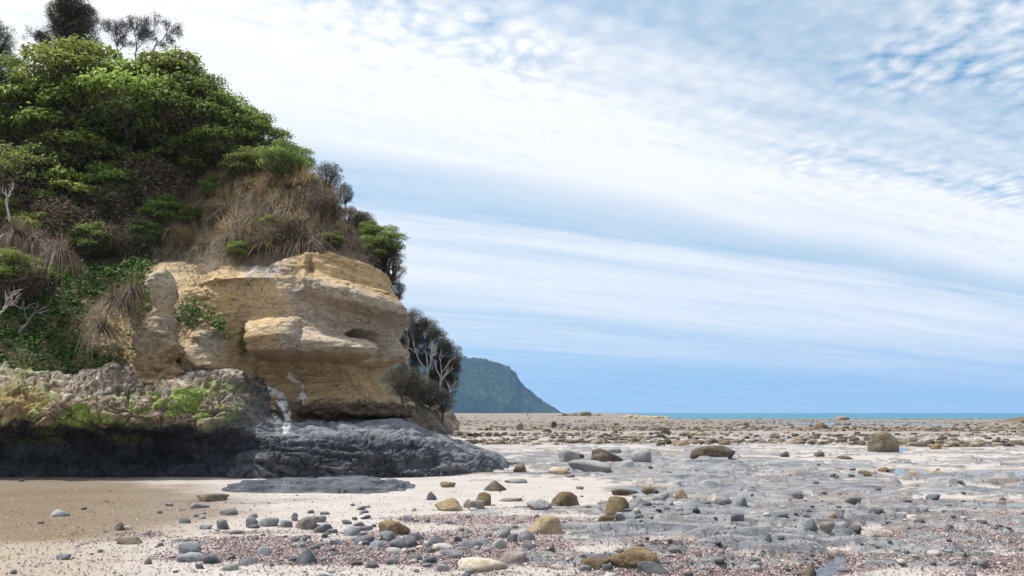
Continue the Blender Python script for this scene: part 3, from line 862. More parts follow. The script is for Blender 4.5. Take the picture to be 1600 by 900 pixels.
def hill_z(x, y):
    D, cpx = plan_info(x, y)
    zr = np.interp(cpx, [-400, 150, 230, 290, 340, 480, 600, 640, 700], [2.5, 2.5, 3.2, 4.3, 5.05, 5.45, 5.25, 5.0, 4.6])
    sl = np.interp(cpx, [-400, 150, 300, 420, 600, 700], [1.30, 1.30, 1.15, 1.15, 1.35, 1.3])
    z = zr + sl * np.maximum(D - .15, -1) + 0.35 * fbm(x * .35, y * .35, 1.0, 3, 201) + .10 * fbm(x * 1.4, y * 1.4, 1.0, 3, 202)
    z = z - .7 * sstep(1.1, .1, D) * np.interp(cpx, [280, 330, 480, 500], [0, 1, 1, 0])
    capz = np.interp(x, [-60, -14, -10.6, -8.9, -7.2, -5.8, -4.5, -3.6], [15, 12.3, 11.0, 9.9, 9.3, 8.4, 7.4, 5.7])
    k = 0.5
    hmix = np.clip(.5 + .5 * (capz - z) / k, 0, 1)
    return capz * (1 - hmix) + z * hmix - k * hmix * (1 - hmix), D


hx = np.linspace(-34, -3.0, 190); hy = np.linspace(18.2, 48, 200)
HX, HY = np.meshgrid(hx, hy, indexing='ij')
HZZ, HD = hill_z(HX, HY)
hf = grid_faces(*HX.shape)[:, ::-1]
keep = (HD.ravel()[hf] > 0.12).all(1)
hv = np.stack([HX, HY, HZZ], 2).reshape(-1, 3)
used = np.unique(hf[keep]); remap = np.full(len(hv), -1); remap[used] = np.arange(len(used))
hn = fbm(HX * .9, HY * .9, HZZ * .9, 4, 205).ravel()
hcol = lerp(np.broadcast_to((0.060, 0.046, 0.034), (len(hv), 3)), (0.13, 0.10, 0.07), sstep(-.3, .3, hn))
hpx = proj(HX, HY, HZZ)[0].ravel()
hcol = lerp(hcol, (0.21, 0.165, 0.12), sstep(240, 330, hpx) * .7)
hill = new_mesh('hill', hv[used], remap[hf[keep]], M_SOIL, attrs={'col': hcol[used]})
tag(hill, kind='structure')


def hill_hit(px, py):
    """where the view line through a photograph pixel meets the hill; None above its outline"""
    ys = np.arange(19.0, 36, .06)
    xs = (px - 800) / F * ys; zs = CH + (HZ - py) / F * ys
    hz_, D = hill_z(xs, ys)
    m = (zs < hz_) & (D > 0.1)
    if not m.any():
        return None
    return float(ys[np.argmax(m)])


# ------------------------------------------------------------------ plants
def unit(v):
    return v / (np.linalg.norm(v, axis=-1, keepdims=True) + 1e-9)


def leaf_quads(c, nrm, length, width, rg, fold=.25, along=None):
    """one folded quad per leaf"""
    n = len(c)
    r = unit(rg.normal(size=(n, 3)))
    a = unit(np.cross(nrm, r)) if along is None else unit(along)
    bdir = unit(np.cross(nrm, a))
    L = (length * rg.uniform(.7, 1.3, n))[:, None]; Wd = (width * rg.uniform(.75, 1.25, n))[:, None]
    p0 = c - a * L * .5
    p2 = c + a * L * .5 - nrm * L * .12
    p1 = c + bdir * Wd * .5 + nrm * Wd * fold
    p3 = c - bdir * Wd * .5 + nrm * Wd * fold
    V = np.stack([p0, p1, p2, p3], 1).reshape(-1, 3)
    Fq = np.arange(4 * n).reshape(n, 4)
    return V, Fq


def tube(pts, radii, sides=6):
    pts = np.asarray(pts, float); n = len(pts)
    d = unit(np.gradient(pts, axis=0))
    ref = np.where(np.abs(d[:, 2:3]) > .9, np.array([[1., 0, 0]]), np.array([[0, 0, 1.]]))
    u = unit(np.cross(d, ref)); v = np.cross(d, u)
    ang = np.linspace(0, 2 * np.pi, sides, endpoint=False)
    V = pts[:, None, :] + np.asarray(radii)[:, None, None] * (np.cos(ang)[None, :, None] * u[:, None, :] + np.sin(ang)[None, :, None] * v[:, None, :])
    i, j = np.meshgrid(np.arange(n - 1), np.arange(sides), indexing='ij')
    a = (i * sides + j).ravel(); b_ = (i * sides + (j + 1) % sides).ravel()
    return V.reshape(-1, 3), np.stack([a, b_, b_ + sides, a + sides], 1)


class MB:
    def __init__(self):
        self.v = []; self.f = []; self.c = []; self.n = 0
    def add(self, V, Fq, col=None):
        self.v.append(V); self.f.append(Fq + self.n); self.n += len(V)
        if col is not None:
            self.c.append(np.broadcast_to(np.asarray(col, float), (len(V), 3)) if np.ndim(col) == 1 else col)
        return self
    def build(self, name, mat, parent=None, smooth=True):
        at = {'col': np.concatenate(self.c)} if self.c else None
        return new_mesh(name, np.concatenate(self.v), np.concatenate(self.f), mat, smooth, at, parent)


def wiggle(p0, p1, n, amp, rg, sag=0.0):
    t = np.linspace(0, 1, n)[:, None]
    p = np.asarray(p0) * (1 - t) + np.asarray(p1) * t
    off = np.cumsum(rg.normal(size=(n, 3)), 0); off -= off[0] * (1 - t) + off[-1] * t
    p = p + off * amp
    p[:, 2] += sag * np.sin(t[:, 0] * np.pi)
    return p


def leafy_crown(seed, nclump, nleaf, flat=.6, llen=.10, lwid=.05, cols=None, spread=(1, 1, .75), brown=.28, csize=(.26, .42), fill=.25, lower=0.15, gap=.25):
    """crown mesh of radius about 1 round the origin, and the limbs that carry its clumps"""
    rg = np.random.default_rng(seed)
    cols = cols or [(0.055, 0.10, 0.018), (0.10, 0.165, 0.028), (0.17, 0.24, 0.045)]
    crown, limbs = MB(), MB()
    cs = []
    tries = 0
    while len(cs) < nclump and tries < 6000:
        tries += 1
        d = unit(rg.normal(size=3))
        d[2] = abs(d[2]) * (1 if rg.random() > lower else -.7)
        r_ = rg.uniform(.55, 1.0) ** .6
        c = d * r_ * np.array(spread) * .78
        if all(np.linalg.norm((c - o) * (1, 1, 1.5)) > gap for o, _ in cs):
            cs.append((c, rg.uniform(*csize)))
    for c, r in cs:
        n = int(nleaf * (r / .34) ** 2)
        d = unit(rg.normal(size=(n, 3)))
        d[:, 2] = np.where(d[:, 2] < -.25, -d[:, 2], d[:, 2])
        inner = rg.random(n) < fill
        rr = r * np.where(inner, rg.uniform(.2, .8, n), rg.uniform(.76, 1.16, n))
        stray = rg.random(n) < .09
        rr = np.where(stray, r * rg.uniform(1.1, 1.5, n), rr)
        pos = c + d * rr[:, None] * (1, 1, flat)
        nr = unit(d * .5 + np.array([0, 0, .6]) + rg.normal(size=(n, 3)) * .42)
        V, Fq = leaf_quads(pos, nr, llen, lwid, rg)
        k = rg.random(n)
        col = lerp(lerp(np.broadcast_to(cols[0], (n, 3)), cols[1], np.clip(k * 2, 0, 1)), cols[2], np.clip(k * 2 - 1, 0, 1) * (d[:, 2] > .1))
        col = col * rg.uniform(.8, 1.2, (n, 1)) * rg.uniform(.85, 1.15)
        crown.add(V, Fq, np.repeat(col, 4, 0))
        nb = int(n * brown)
        if nb:
            d = unit(rg.normal(size=(nb, 3)))
            pos = c * .9 + d * r * rg.uniform(.2, .85, (nb, 1)) * (1, 1, .8) - np.array([0, 0, r * .35])
            V, Fq = leaf_quads(pos, unit(rg.normal(size=(nb, 3))), llen * 1.5, lwid * .35, rg)
            colb = lerp(np.broadcast_to((0.10, 0.075, 0.055), (nb, 3)), (0.20, 0.155, 0.11), rg.random(nb))
            crown.add(V, Fq, np.repeat(colb, 4, 0))
        start = np.array([0, 0, -.55]) + rg.normal(size=3) * .05
        V, Fq = tube(wiggle(start, c - np.array([0, 0, r * .3]), 6, .03, rg, .06), np.linspace(.035, .010, 6), 5)
        limbs.add(V, Fq)
    return crown, limbs, rg


def make_proto(seed, leafm, bark, **kw):
    crown, limbs, rg = leafy_crown(seed, **kw)
    co = crown.build('crown', leafm, None, False)
    V, Fq = tube(wiggle((0, 0, -1.6), (0, 0, -.5), 7, .03, rg), np.linspace(.075, .045, 7), 8)
    limbs.add(V, Fq)
    to = limbs.build('trunk', bark)
    for o in (co, to):
        COL.objects.unlink(o)
    return co.data, to.data


GREEN = [(0.14, 0.19, 0.042), (0.26, 0.335, 0.068), (0.44, 0.51, 0.13)]
MIDG = [(0.10, 0.14, 0.038), (0.18, 0.24, 0.055), (0.31, 0.37, 0.10)]
DARKG = [(0.036, 0.042, 0.024), (0.06, 0.066, 0.034), (0.09, 0.10, 0.044)]
OLIVE = [(0.07, 0.062, 0.042), (0.105, 0.095, 0.06), (0.15, 0.15, 0.075)]
PROTO = {}
for k_ in range(4):
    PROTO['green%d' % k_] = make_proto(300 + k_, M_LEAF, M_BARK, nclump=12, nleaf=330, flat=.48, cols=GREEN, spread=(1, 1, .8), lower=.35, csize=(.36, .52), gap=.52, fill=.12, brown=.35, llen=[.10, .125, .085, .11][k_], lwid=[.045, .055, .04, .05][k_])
for k_ in range(2):
    PROTO['mid%d' % k_] = make_proto(320 + k_, M_LEAF, M_BARK, nclump=14, nleaf=280, flat=.55, cols=MIDG, spread=(1, 1, .85), llen=.095, lwid=.042, lower=.35, csize=(.3, .46), gap=.46, fill=.15, brown=.4)
PROTO['pine'] = make_proto(340, M_LEAF, M_BARK, nclump=46, nleaf=230, flat=.95, cols=DARKG, spread=(.95, .95, 1.35), llen=.085, lwid=.022, csize=(.22, .34), brown=.6, lower=.45)
PROTO['dark'] = make_proto(341, M_LEAF, M_BARK, nclump=26, nleaf=230, flat=.9, cols=OLIVE, spread=(1, 1, 1.0), llen=.08, lwid=.028, csize=(.2, .34), brown=.6, lower=.4)
PROTO['scrub'] = make_proto(342, M_DRY, M_BARK, nclump=20, nleaf=200, flat=.9, cols=[(0.11, 0.085, 0.065), (0.17, 0.13, 0.095), (0.22, 0.18, 0.12)], spread=(1, 1, .8), llen=.14, lwid=.022, brown=.9, lower=.4)


def place_tree(name, proto, px, py, wpx, label, cat, group, depth=None, aspect=1.0, pull=.35, ground_z=None, hscale=1.0):
    yh = depth or hill_hit(px, py)
    if yh is None:
        yh = 26.0
    r = wpx * .5 * yh / F
    if depth is None:
        yh -= pull * r
    p = pt(px, py, yh)
    if ground_z is None:
        g0 = float(hill_z(np.array([p.x]), np.array([p.y]))[0][0])
    else:
        g0 = ground_z
    g0 = min(g0, p.z - .2 * r)
    e = empty(name, (p.x, p.y, g0))
    tag(e, label, cat, group)
    cm, tm = PROTO[proto]
    rz = rnd.uniform(0, 6.28)
    c = bpy.data.objects.new('crown', cm); COL.objects.link(c); c.parent = e
    c.location = (0, 0, p.z - g0); c.scale = (r, r, r * aspect); c.rotation_euler = (0, 0, rz)
    t_ = bpy.data.objects.new('trunk', tm); COL.objects.link(t_); t_.parent = e
    t_.location = (0, 0, p.z - g0); t_.scale = (r, r, r * aspect); t_.rotation_euler = (0, 0, rz)
    return e


GT = 'green coastal trees on the headland slope'
for (pk, px, py, w, lab) in [
    ('green0', 128, 100, 150, 'bright green rounded tree just below the tall dark pine'),
    ('green1', 262, 100, 100, 'small bright green tree below the bare grey tree'),
    ('mid0', 322, 145, 105, 'open green tree on the skyline below the bare grey tree'),
    ('green2', 205, 140, 165, 'wide light green tree in the middle of the upper slope'),
    ('green3', 222, 183, 150, 'bright flat topped tree under the wide light green tree'),
    ('mid1', 300, 190, 150, 'dull green tree right of the bright flat topped tree'),
    ('green0', 60, 150, 120, 'light green tree left of the wide crown, below the skyline'),
    ('green1', 98, 192, 150, 'sunlit light green tree on the left above the dark hollow'),
    ('mid0', 30, 200, 110, 'mid green tree on the left edge beside the sunlit tree'),
    ('mid1', 150, 245, 130, 'green shrub below the sunlit tree, over dark brush'),
    ('green2', 345, 222, 105, 'green shrub above the dry grass, near the skyline'),
    ('mid0', 408, 212, 84, 'rounded green shrub on the skyline above the dry grass'),
    ('mid1', 440, 250, 78, 'bright green shrub at the right end of the green slope'),
    ('green1', 128, 300, 92, 'bright isolated shrub in front of dark brush'),
    ('mid1', 40, 275, 120, 'dark green shrub in the shade on the left edge'),
    ('mid0', 225, 275, 90, 'dull green shrub over brown brush in mid slope'),
    ('mid1', 290, 250, 110, 'mottled green shrub left of the dry grass'),
    ('mid0', 335, 292, 48, 'small green shrub inside the dry grass'),
    ('green0', 30, 425, 100, 'rounded green shrub low on the left edge above bare branches'),
    ('mid0', 10, 105, 100, 'shaded green tree on the left edge near the skyline'),
    ('mid1', 386, 258, 70, 'green shrub between the dry grass and the skyline'),
    ('green3', 190, 285, 84, 'yellow green shrub above the brown brush, left of the dull green shrub'),
    ('mid1', 235, 365, 60, 'low olive shrub at the left end of the pale scree'),
    ('green1', 70, 355, 76, 'light green shrub below the dark hollow on the left'),
    ('mid0', 150, 375, 74, 'green shrub low on the slope above the creeper'),
    ('green0', 310, 250, 64, 'yellow green shrub on the left rim of the dry grass'),
    ('mid0', 372, 388, 40, 'small green shrub at the cliff lip left of the yellow block'),
    ('mid1', 305, 335, 44, 'small olive shrub in the left half of the dry grass'),
    ('mid0', 425, 345, 34, 'tiny green shrub in the middle of the dry grass'),
    ('mid1', 520, 372, 40, 'small olive shrub at the lower right of the dry grass'),
    ('mid1', 75, 320, 80, 'olive shrub at the left rim of the dark hollow'),
    ('mid0', 215, 225, 100, 'olive shrub in the middle of the slope under the bright crowns'),
    ('green2', 15, 330, 70, 'yellow green shrub at the left edge above the tussocks'),
    ('mid1', 255, 330, 70, 'dull olive shrub between brown brush and dry grass'),
    ('green1', 160, 130, 110, 'yellow green tree directly right of the tall pine foot'),
    ('mid0', 300, 115, 80, 'olive tree on the skyline left of the open green tree'),
    ('green3', 376, 190, 70, 'light green shrub on the skyline left of the rounded shrub'),
    ('mid0', 180, 315, 60, 'small dull shrub right of the bright isolated shrub'),
]:
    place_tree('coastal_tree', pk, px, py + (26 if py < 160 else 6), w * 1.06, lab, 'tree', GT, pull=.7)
place_tree('pine_tree', 'pine', 112, 40, 76, 'tall dense dark pine standing above the slope', 'tree', None, depth=28.5, aspect=.95)
for (cx_, cy_, w_) in [(98, 62, 60), (132, 56, 56), (112, 12, 58), (92, 25, 44), (138, 28, 40)]:
    e_ = bpy.data.objects['pine_tree']
    q_ = pt(cx_, cy_, 28.3 + rnd.uniform(-.3, .3)) - e_.location
    c_ = bpy.data.objects.new('crown', PROTO['pine'][0]); COL.objects.link(c_); c_.parent = e_
    c_.location = q_; r_ = w_ * .5 * 28.5 / F; c_.scale = (r_, r_, r_ * .8); c_.rotation_euler = (.3, .2, rnd.uniform(0, 6))
place_tree('pine_tree', 'pine', -4, 70, 62, 'dark pine cut by the left edge of the picture', 'tree', None, depth=28.0, aspect=1.0)
for (pk, px, py, w, asp, d_, lab) in [
    ('dark', 512, 284, 62, 1.0, 25.0, 'dark leafy shrub on the skyline right of the dry grass'),
    ('dark', 540, 306, 30, 1.4, 24.6, 'narrow dark sprig right of the skyline shrub'),
    ('mid0', 466, 252, 56, 1.0, 25.6, 'green shrub on the skyline left of the dark skyline shrub'),
    ('dark', 566, 350, 50, .8, 24.2, 'dark low shrub above the overhanging green shrub'),
    ('mid1', 596, 382, 74, 1.0, 23.3, 'green leafy shrub overhanging the right end of the cliff'),
    ('dark', 612, 424, 64, 1.1, 23.4, 'dark shrub hanging off the right end of the cliff'),
    ('mid0', 580, 362, 44, .9, 23.6, 'small olive shrub behind the overhanging green shrub'),
    ('mid0', 578, 398, 54, .9, 22.9, 'dull green shrub on the cliff edge under the overhanging shrub'),
    ('dark', 600, 404, 70, 1.0, 23.5, 'dense dark shrub filling the cliff edge behind the dull green one'),
    ('dark', 545, 345, 56, .8, 24.0, 'dark brush right of the dry grass near the skyline'),
    ('dark', 622, 458, 36, 1.0, 23.6, 'lowest dark shrub hanging beside the cliff nose')]:
    place_tree('clifftop_shrub', pk, px, py, w, lab, 'shrub', 'shrubs along the right skyline', depth=d_, aspect=asp)
SB = 'brown dead brush on the slope'
for (px, py, w, lab) in [(60, 330, 150, 'dark brown brush in the hollow on the left'), (185, 345, 110, 'brown brush below the green crowns in mid slope'), (250, 310, 140, 'brown brush left of the dry grass'),
                         (110, 370, 130, 'brown brush above the green creeper'), (40, 465, 130, 'leafless brown brush tangle low on the left edge'), (330, 240, 110, 'brown brush below the skyline shrubs'),
                         (200, 385, 110, 'dark brush above the pale scree'), (270, 225, 120, 'brown undergrowth under the bright flat topped tree'), (100, 250, 140, 'shaded brown undergrowth under the sunlit tree'),
                         (500, 325, 90, 'grey brown brush below the dark skyline shrub'), (455, 372, 80, 'grey brown brush on the lip above the yellow block'), (350, 345, 70, 'grey brown brush in the middle of the dry grass'), (405, 385, 60, 'brown brush hanging over the lip left of the yellow block'), (560, 365, 70, 'grey brown brush beside the overhanging shrub'), (20, 370, 90, 'brown brush on the left edge above the green shrub')]:
    place_tree('brown_brush', 'scrub', px, py, w, lab, 'brush', SB, pull=.1)


def branchy(seed, height, spread, levels=4, r0=.05, lean=(0, 0), nb=(3, 4)):
    """bare branching tree in metres, base at the origin"""
    rg = np.random.default_rng(seed)
    mb = MB()
    def grow(p, d, L, r, lev):
        q = p + d * L
        pts = wiggle(p, q, 5, L * .035, rg)
        V, Fq = tube(pts, np.linspace(r, r * .6, 5), 5 if lev > 1 else 4)
        mb.add(V, Fq)
        if lev <= 0:
            return
        for i in range(rg.integers(nb[0], nb[1] + 1)):
            nd = unit(d + rg.normal(size=3) * spread + np.array([0, 0, .12]))
            grow(pts[rg.integers(2, 5)], nd, L * rg.uniform(.55, .85), r * .58, lev - 1)
    grow(np.zeros(3), unit(np.array([lean[0], lean[1], 1.0])), height * .36, r0, levels)
    return mb


def bare_tree(name, px, py_base, hpx, depth, label, seed, mat, spread=.45, levels=4, lean=(0, 0), r0=.05, nb=(3, 4), feather=False):
    p = pt(px, py_base, depth)
    e = empty(name, p)
    tag(e, label, 'tree')
    o = branchy(seed, hpx * depth / F, spread, levels, r0, lean, nb).build('branches', mat, e)
    if feather:
        vb = np.array([v_.co[:] for v_ in o.data.vertices])
        vb = vb[vb[:, 2] > vb[:, 2].max() * .35]
        rg = np.random.default_rng(seed)
        k = rg.choice(len(vb), 2600)
        V, Fq = leaf_quads(vb[k] + rg.normal(size=(2600, 3)) * .05, unit(rg.normal(size=(2600, 3))), .06, .018, rg)
        mb = MB(); mb.add(V, Fq, np.repeat(lerp(np.broadcast_to((.09, .085, .075), (2600, 3)), (.17, .165, .14), rg.random(2600)), 4, 0))
        mb.build('crown', M_DRY, e, False)
    return e


M_TWIG = bark_mat('grey_twig', (0.10, 0.095, 0.10), (0.20, 0.19, 0.19))
for i, (px, lean) in enumerate([(188, (-.3, 0)), (212, (.0, .1)), (236, (.35, 0))]):
    bare_tree('bare_tree', px, 92, 72, 28.0, ['bare grey tree on the skyline, nearest the pine', 'bare grey tree on the skyline, middle of three', 'bare grey tree on the skyline, farthest right'][i], 400 + i, M_TWIG, .5, 5, lean, .030, (3, 4), True)
bare_tree('bare_tree', 70, 95, 50, 28.5, 'thin bare tree on the skyline left of the tall pine', 410, M_TWIG, .5, 4, (0, 0), .03, (3, 4), True)
for i, (px, py, h, lean, lab) in enumerate([(-10, 500, 70, (1.2, -.4), 'bleached dead branch reaching right over the creeper'), (15, 345, 60, (-.1, -.2), 'pale dead stem in the dark hollow on the left edge'),
                                            (70, 420, 55, (.5, -.2), 'grey dead branch leaning beside the rounded low shrub'), (30, 520, 70, (1.0, -.3), 'grey dead branch lying low over the creeper')]):
    d_ = {-10: 18.9, 15: 20.5, 70: 20.3, 30: 18.7}[px]
    o = bare_tree('dead_branch', px, py, h * 1.3, d_, lab, 420 + i, M_GREYBARK if i != 3 else M_TWIG, .42, 3, lean, .035, (2, 3))
    o['category'] = 'branch'

# dry grass: tussocks of long drooping blades
def tussock(seed, n, cols, droop=1.0):
    rg = np.random.default_rng(seed)
    az = rg.uniform(0, 2 * np.pi, n); L = rg.uniform(.45, 1.0, n); lean = rg.uniform(.15, .9, n)
    w = rg.uniform(.006, .014, n)
    d = np.stack([np.cos(az), np.sin(az), np.zeros(n)], 1)
    sd_ = np.stack([-np.sin(az), np.cos(az), np.zeros(n)], 1)
    base = d * rg.uniform(0, .12, (n, 1))
    st = []
    for s in (0, .3, .6, .85, 1.0):
        out = lean * L * s
        up = L * (s * (1.05 - lean * .5) - droop * lean * 1.15 * s * s)
        c = base + d * out[:, None] + np.array([0, 0, 1.]) * up[:, None]
        ww = (w * (1 - s * .85))[:, None]
        st += [c - sd_ * ww, c + sd_ * ww]
    V = np.stack(st, 1).reshape(-1, 3)
    i = np.arange(n) * 10
    Fq = np.concatenate([np.stack([i + 2 * k, i + 2 * k + 1, i + 2 * k + 3, i + 2 * k + 2], 1) for k in range(4)])
    k = rg.random(n)
    col = lerp(lerp(np.broadcast_to(cols[0], (n, 3)), cols[1], np.clip(k * 2, 0, 1)), cols[2], np.clip(k * 2 - 1, 0, 1))
    mb = MB(); mb.add(V, Fq, np.repeat(col, 10, 0))
    return mb


TUS = []
for k_, (cols_, dr) in enumerate([([(0.16, 0.11, 0.065), (0.30, 0.21, 0.12), (0.44, 0.31, 0.15)], 1.0), ([(0.11, 0.085, 0.06), (0.22, 0.165, 0.11), (0.31, 0.24, 0.16)], 1.2),
                                  ([(0.10, 0.095, 0.04), (0.20, 0.17, 0.07), (0.38, 0.28, 0.11)], .8), ([(0.12, 0.095, 0.07), (0.20, 0.155, 0.11), (0.27, 0.21, 0.15)], 1.6)]):
    o = tussock(500 + k_, 420, cols_, dr).build('grass_tussock', M_GRASS, None, False)
    COL.objects.unlink(o)
    TUS.append(o.data)


def put_tussock(k, px, py, size, label, group, depth=None):
    yh = depth or hill_hit(px, py)
    if yh is None:
        return
    p = pt(px, py, yh)
    o = bpy.data.objects.new('grass_tussock', TUS[k]); COL.objects.link(o)
    o.location = p; o.scale = (size, size, size); o.rotation_euler = (rnd.uniform(-.2, .4), rnd.uniform(-.3, .3), rnd.uniform(0, 6.28))
    tag(o, label, 'grass', group)


rt = random.Random(5)
gm = MB()
TG = []
for k_, (cols_, dr) in enumerate([([(0.24, 0.18, 0.095), (0.43, 0.32, 0.17), (0.58, 0.45, 0.24)], 1.0), ([(0.18, 0.145, 0.10), (0.32, 0.255, 0.17), (0.44, 0.36, 0.245)], 1.25),
                                  ([(0.12, 0.115, 0.05), (0.24, 0.20, 0.09), (0.42, 0.31, 0.13)], .8), ([(0.15, 0.12, 0.09), (0.24, 0.19, 0.14), (0.32, 0.26, 0.19)], 1.6)]):
    tb_ = tussock(520 + k_, 260, cols_, dr)
    TG.append((tb_.v[0], tb_.f[0], tb_.c[0]))
for i in range(190):
    px = rt.uniform(228, 600)
    lo = np.interp(px, [228, 300, 400, 480, 600], [388, 395, 402, 388, 395]); hi = np.interp(px, [228, 300, 380, 460, 520, 600], [340, 290, 258, 258, 296, 362])
    py = rt.uniform(hi, lo)
    yh = hill_hit(px, py)
    if yh is None:
        continue
    k_ = rt.choice([0, 0, 2, 1]) if (py < 318 and 330 < px < 510) else rt.choice([1, 1, 0, 3, 2])
    V, Fq, C_ = TG[k_]
    sz = rt.uniform(.55, 1.0)
    R_ = np.array(Matrix.Rotation(rt.uniform(0, 6.28), 3, 'Z') @ Matrix.Rotation(rt.uniform(-.7, .7), 3, 'X'))
    gm.add((V * sz) @ R_.T + np.array(pt(px, py, yh)), Fq, C_ * rt.uniform(.8, 1.2))
dg = gm.build('dry_grass', M_GRASS, None, False)
tag(dg, 'dry tan grass drooping over the slope above the cliff', 'grass', kind='stuff')
for (px, py, sz, d_, lab) in [(185, 480, 1.15, 19.1, 'large drooping dry tussock left of the rock pillar'), (160, 520, 1.0, 18.8, 'drooping dry tussock among creeper, below the largest'), (205, 462, .9, 19.4, 'dry tussock touching the rock pillar on its left'),
                              (95, 400, 1.1, 20.2, 'dry tussock hanging beside the grey dead branch'), (25, 370, 1.1, 20.6, 'dry tussock hanging on the left edge above the green shrub'), 
                              (60, 380, 1.0, 20.5, 'dry tussock hanging below the dark hollow')]:
    put_tussock(3, px, py, sz, lab, None, d_)

# creeping green plants on the left face: one leafy mass
rg = np.random.default_rng(77)
cn = grid_normals(CPf)
cn = cn * (1 if cn[400, 100, 1] < 0 else -1)
fpx, fpy = proj(CPf[..., 0], CPf[..., 1], CPf[..., 2])
patchn = fbm(CPf[..., 0] * .9, CPf[..., 1] * .9, CPf[..., 2] * .9, 3, 222)
m = (sstep(262, 225, fpx) * (fpx > -260) * sstep(395, 415, fpy) * (CPf[..., 2] > 2.35))
m = m * np.where((fpx > 195) & (fpy > 500), .25, 1) * np.where((fpx > 130) & (fpx < 205) & (fpy > 470) & (fpy < 545), .12, 1) * sstep(-.45, -.05, patchn)
m = m + .75 * np.exp(-(((fpx - 302) / 26) ** 2 + ((fpy - 492) / 18) ** 2) ** 2) + .8 * np.exp(-(((fpx - 338) / 14) ** 2 + ((fpy - 515) / 22) ** 2) ** 2) + .6 * np.exp(-(((fpx - 268) / 8) ** 2 + ((fpy - 560) / 22) ** 2) ** 2)
m = m * (np.gradient(us)[:, None])
idx = rg.choice(m.size, 52000, p=(m / m.sum()).ravel())
bp = CPf.reshape(-1, 3)[idx]; bn = cn.reshape(-1, 3)[idx]
lumpn = fbm(bp[:, 0] * 1.6, bp[:, 1] * 1.6, bp[:, 2] * 1.6, 3, 223)
c_ = bp + bn * (np.abs(rg.normal(size=(len(bp), 1))) * .10 + np.clip(.16 + .5 * lumpn[:, None], .02, .5)) + rg.normal(size=bp.shape) * .04
V, Fq = leaf_quads(c_, unit(bn * .5 + np.array([0, 0, .7]) + rg.normal(size=bp.shape) * .5), .105, .07, rg)
k = rg.random(len(bp))
cl = lerp(lerp(np.broadcast_to((0.030, 0.055, 0.014), (len(bp), 3)), (0.060, 0.115, 0.022), np.clip(k * 2, 0, 1)), (0.12, 0.19, 0.04), np.clip(k * 2 - 1, 0, 1))
mb = MB(); mb.add(V, Fq, np.repeat(cl, 4, 0))
cr = mb.build('green_creeper', M_LEAF, None, False)
tag(cr, 'dense green creeper covering the left part of the cliff face', 'creeper', kind='stuff')

# litter and twigs over the hill: one brown mass
n = 26000
idx = rg.choice(np.flatnonzero((HD.ravel() > .2) & (HY.ravel() < 30) & (HX.ravel() > -19)), n)
bp = hv[idx] + rg.normal(size=(n, 3)) * (.1, .1, .02)
up = np.tile(np.array([0, -.4, .9]), (n, 1))
V, Fq = leaf_quads(bp + np.array([0, 0, .08]) + np.abs(rg.normal(size=(n, 1))) * np.array([0, -.08, .12]), unit(up + rg.normal(size=(n, 3))), .30, .018, rg, .1, unit(rg.normal(size=(n, 3)) + np.array([0, -.2, .7])))
cl = lerp(np.broadcast_to((0.10, 0.075, 0.055), (n, 3)), (0.27, 0.21, 0.15), rg.random(n) ** 1.5)
mb = MB(); mb.add(V, Fq, np.repeat(cl, 4, 0))
ug = mb.build('undergrowth', M_DRY, None, False)
tag(ug, 'brown twiggy undergrowth carpeting the hill slope', 'undergrowth', kind='stuff')

# ------------------------------------------------------------------ the second headland behind the nose, with bleached trees
kx = np.linspace(-34, -2.6, 240); ky = np.linspace(44, 82, 200)
KX, KY = np.meshgrid(kx, ky, indexing='ij')
edge = -KX - 4.1 - .05 * np.maximum(KY - 56, 0)                   # metres inside the right-hand shore
edy = KY - 47.5
ins = np.minimum(edge, edy * .9) + .5 * fbm(KX * .5, KY * .5, 1., 3, 601)
KZ = 0.2 + .9 * sstep(-.4, .8, ins) + .70 * np.clip(ins - .3, 0, 2.2) + .85 * np.clip(ins - 2.5, 0, 8)
KZ = np.where(ins < -.2, -.5, KZ) + .75 * fbm(KX * 1.0, KY * 1.0, KZ * 1.6, 4, 602, .6) * sstep(-.5, .2, ins)
kb = fbm(KX * .6, KY * .6, KZ * 4, 4, 603); kc = fbm(KX * 2, KY * 2, KZ * 3, 3, 604)
kcol = lerp(np.broadcast_to((0.17, 0.14, 0.105), KX.shape + (3,)), (0.32, 0.24, 0.13), sstep(.0, .3, kb))
kcol = lerp(kcol, (0.07, 0.06, 0.05), sstep(-.05, .2, kc))
kcol = lerp(kcol, (0.40, 0.37, 0.34), sstep(.15, .35, -kc) * .7)
kcol = lerp(kcol, (0.08, 0.075, 0.045), sstep(1.6, 2.6, KZ + kc))
spur = new_mesh('second_headland', np.stack([KX, KY, KZ], 2), grid_faces(*KX.shape)[:, ::-1], M_CLIFF, attrs={'col': kcol.reshape(-1, 3)})
tag(spur, kind='structure')


def white_tree(px, py, h, lean, lab, seed, crowns):
    d_ = 50.0
    p = pt(px, py, d_)
    e = empty('bleached_tree', p)
    tag(e, lab, 'tree', 'bleached trees behind the cliff nose')
    branchy(seed, h * d_ / F, .38, 4, .10, lean, (2, 3)).build('branches', M_GREYBARK, e)
    for (cx_, cy_, w_) in crowns:
        q_ = pt(cx_, cy_, d_ + .8) - p
        r = w_ * .80 * d_ / F
        c = bpy.data.objects.new('crown', PROTO['dark'][0]); COL.objects.link(c); c.parent = e
        c.location = q_; c.scale = (r, r, r); c.rotation_euler = (0, 0, rnd.uniform(0, 6))


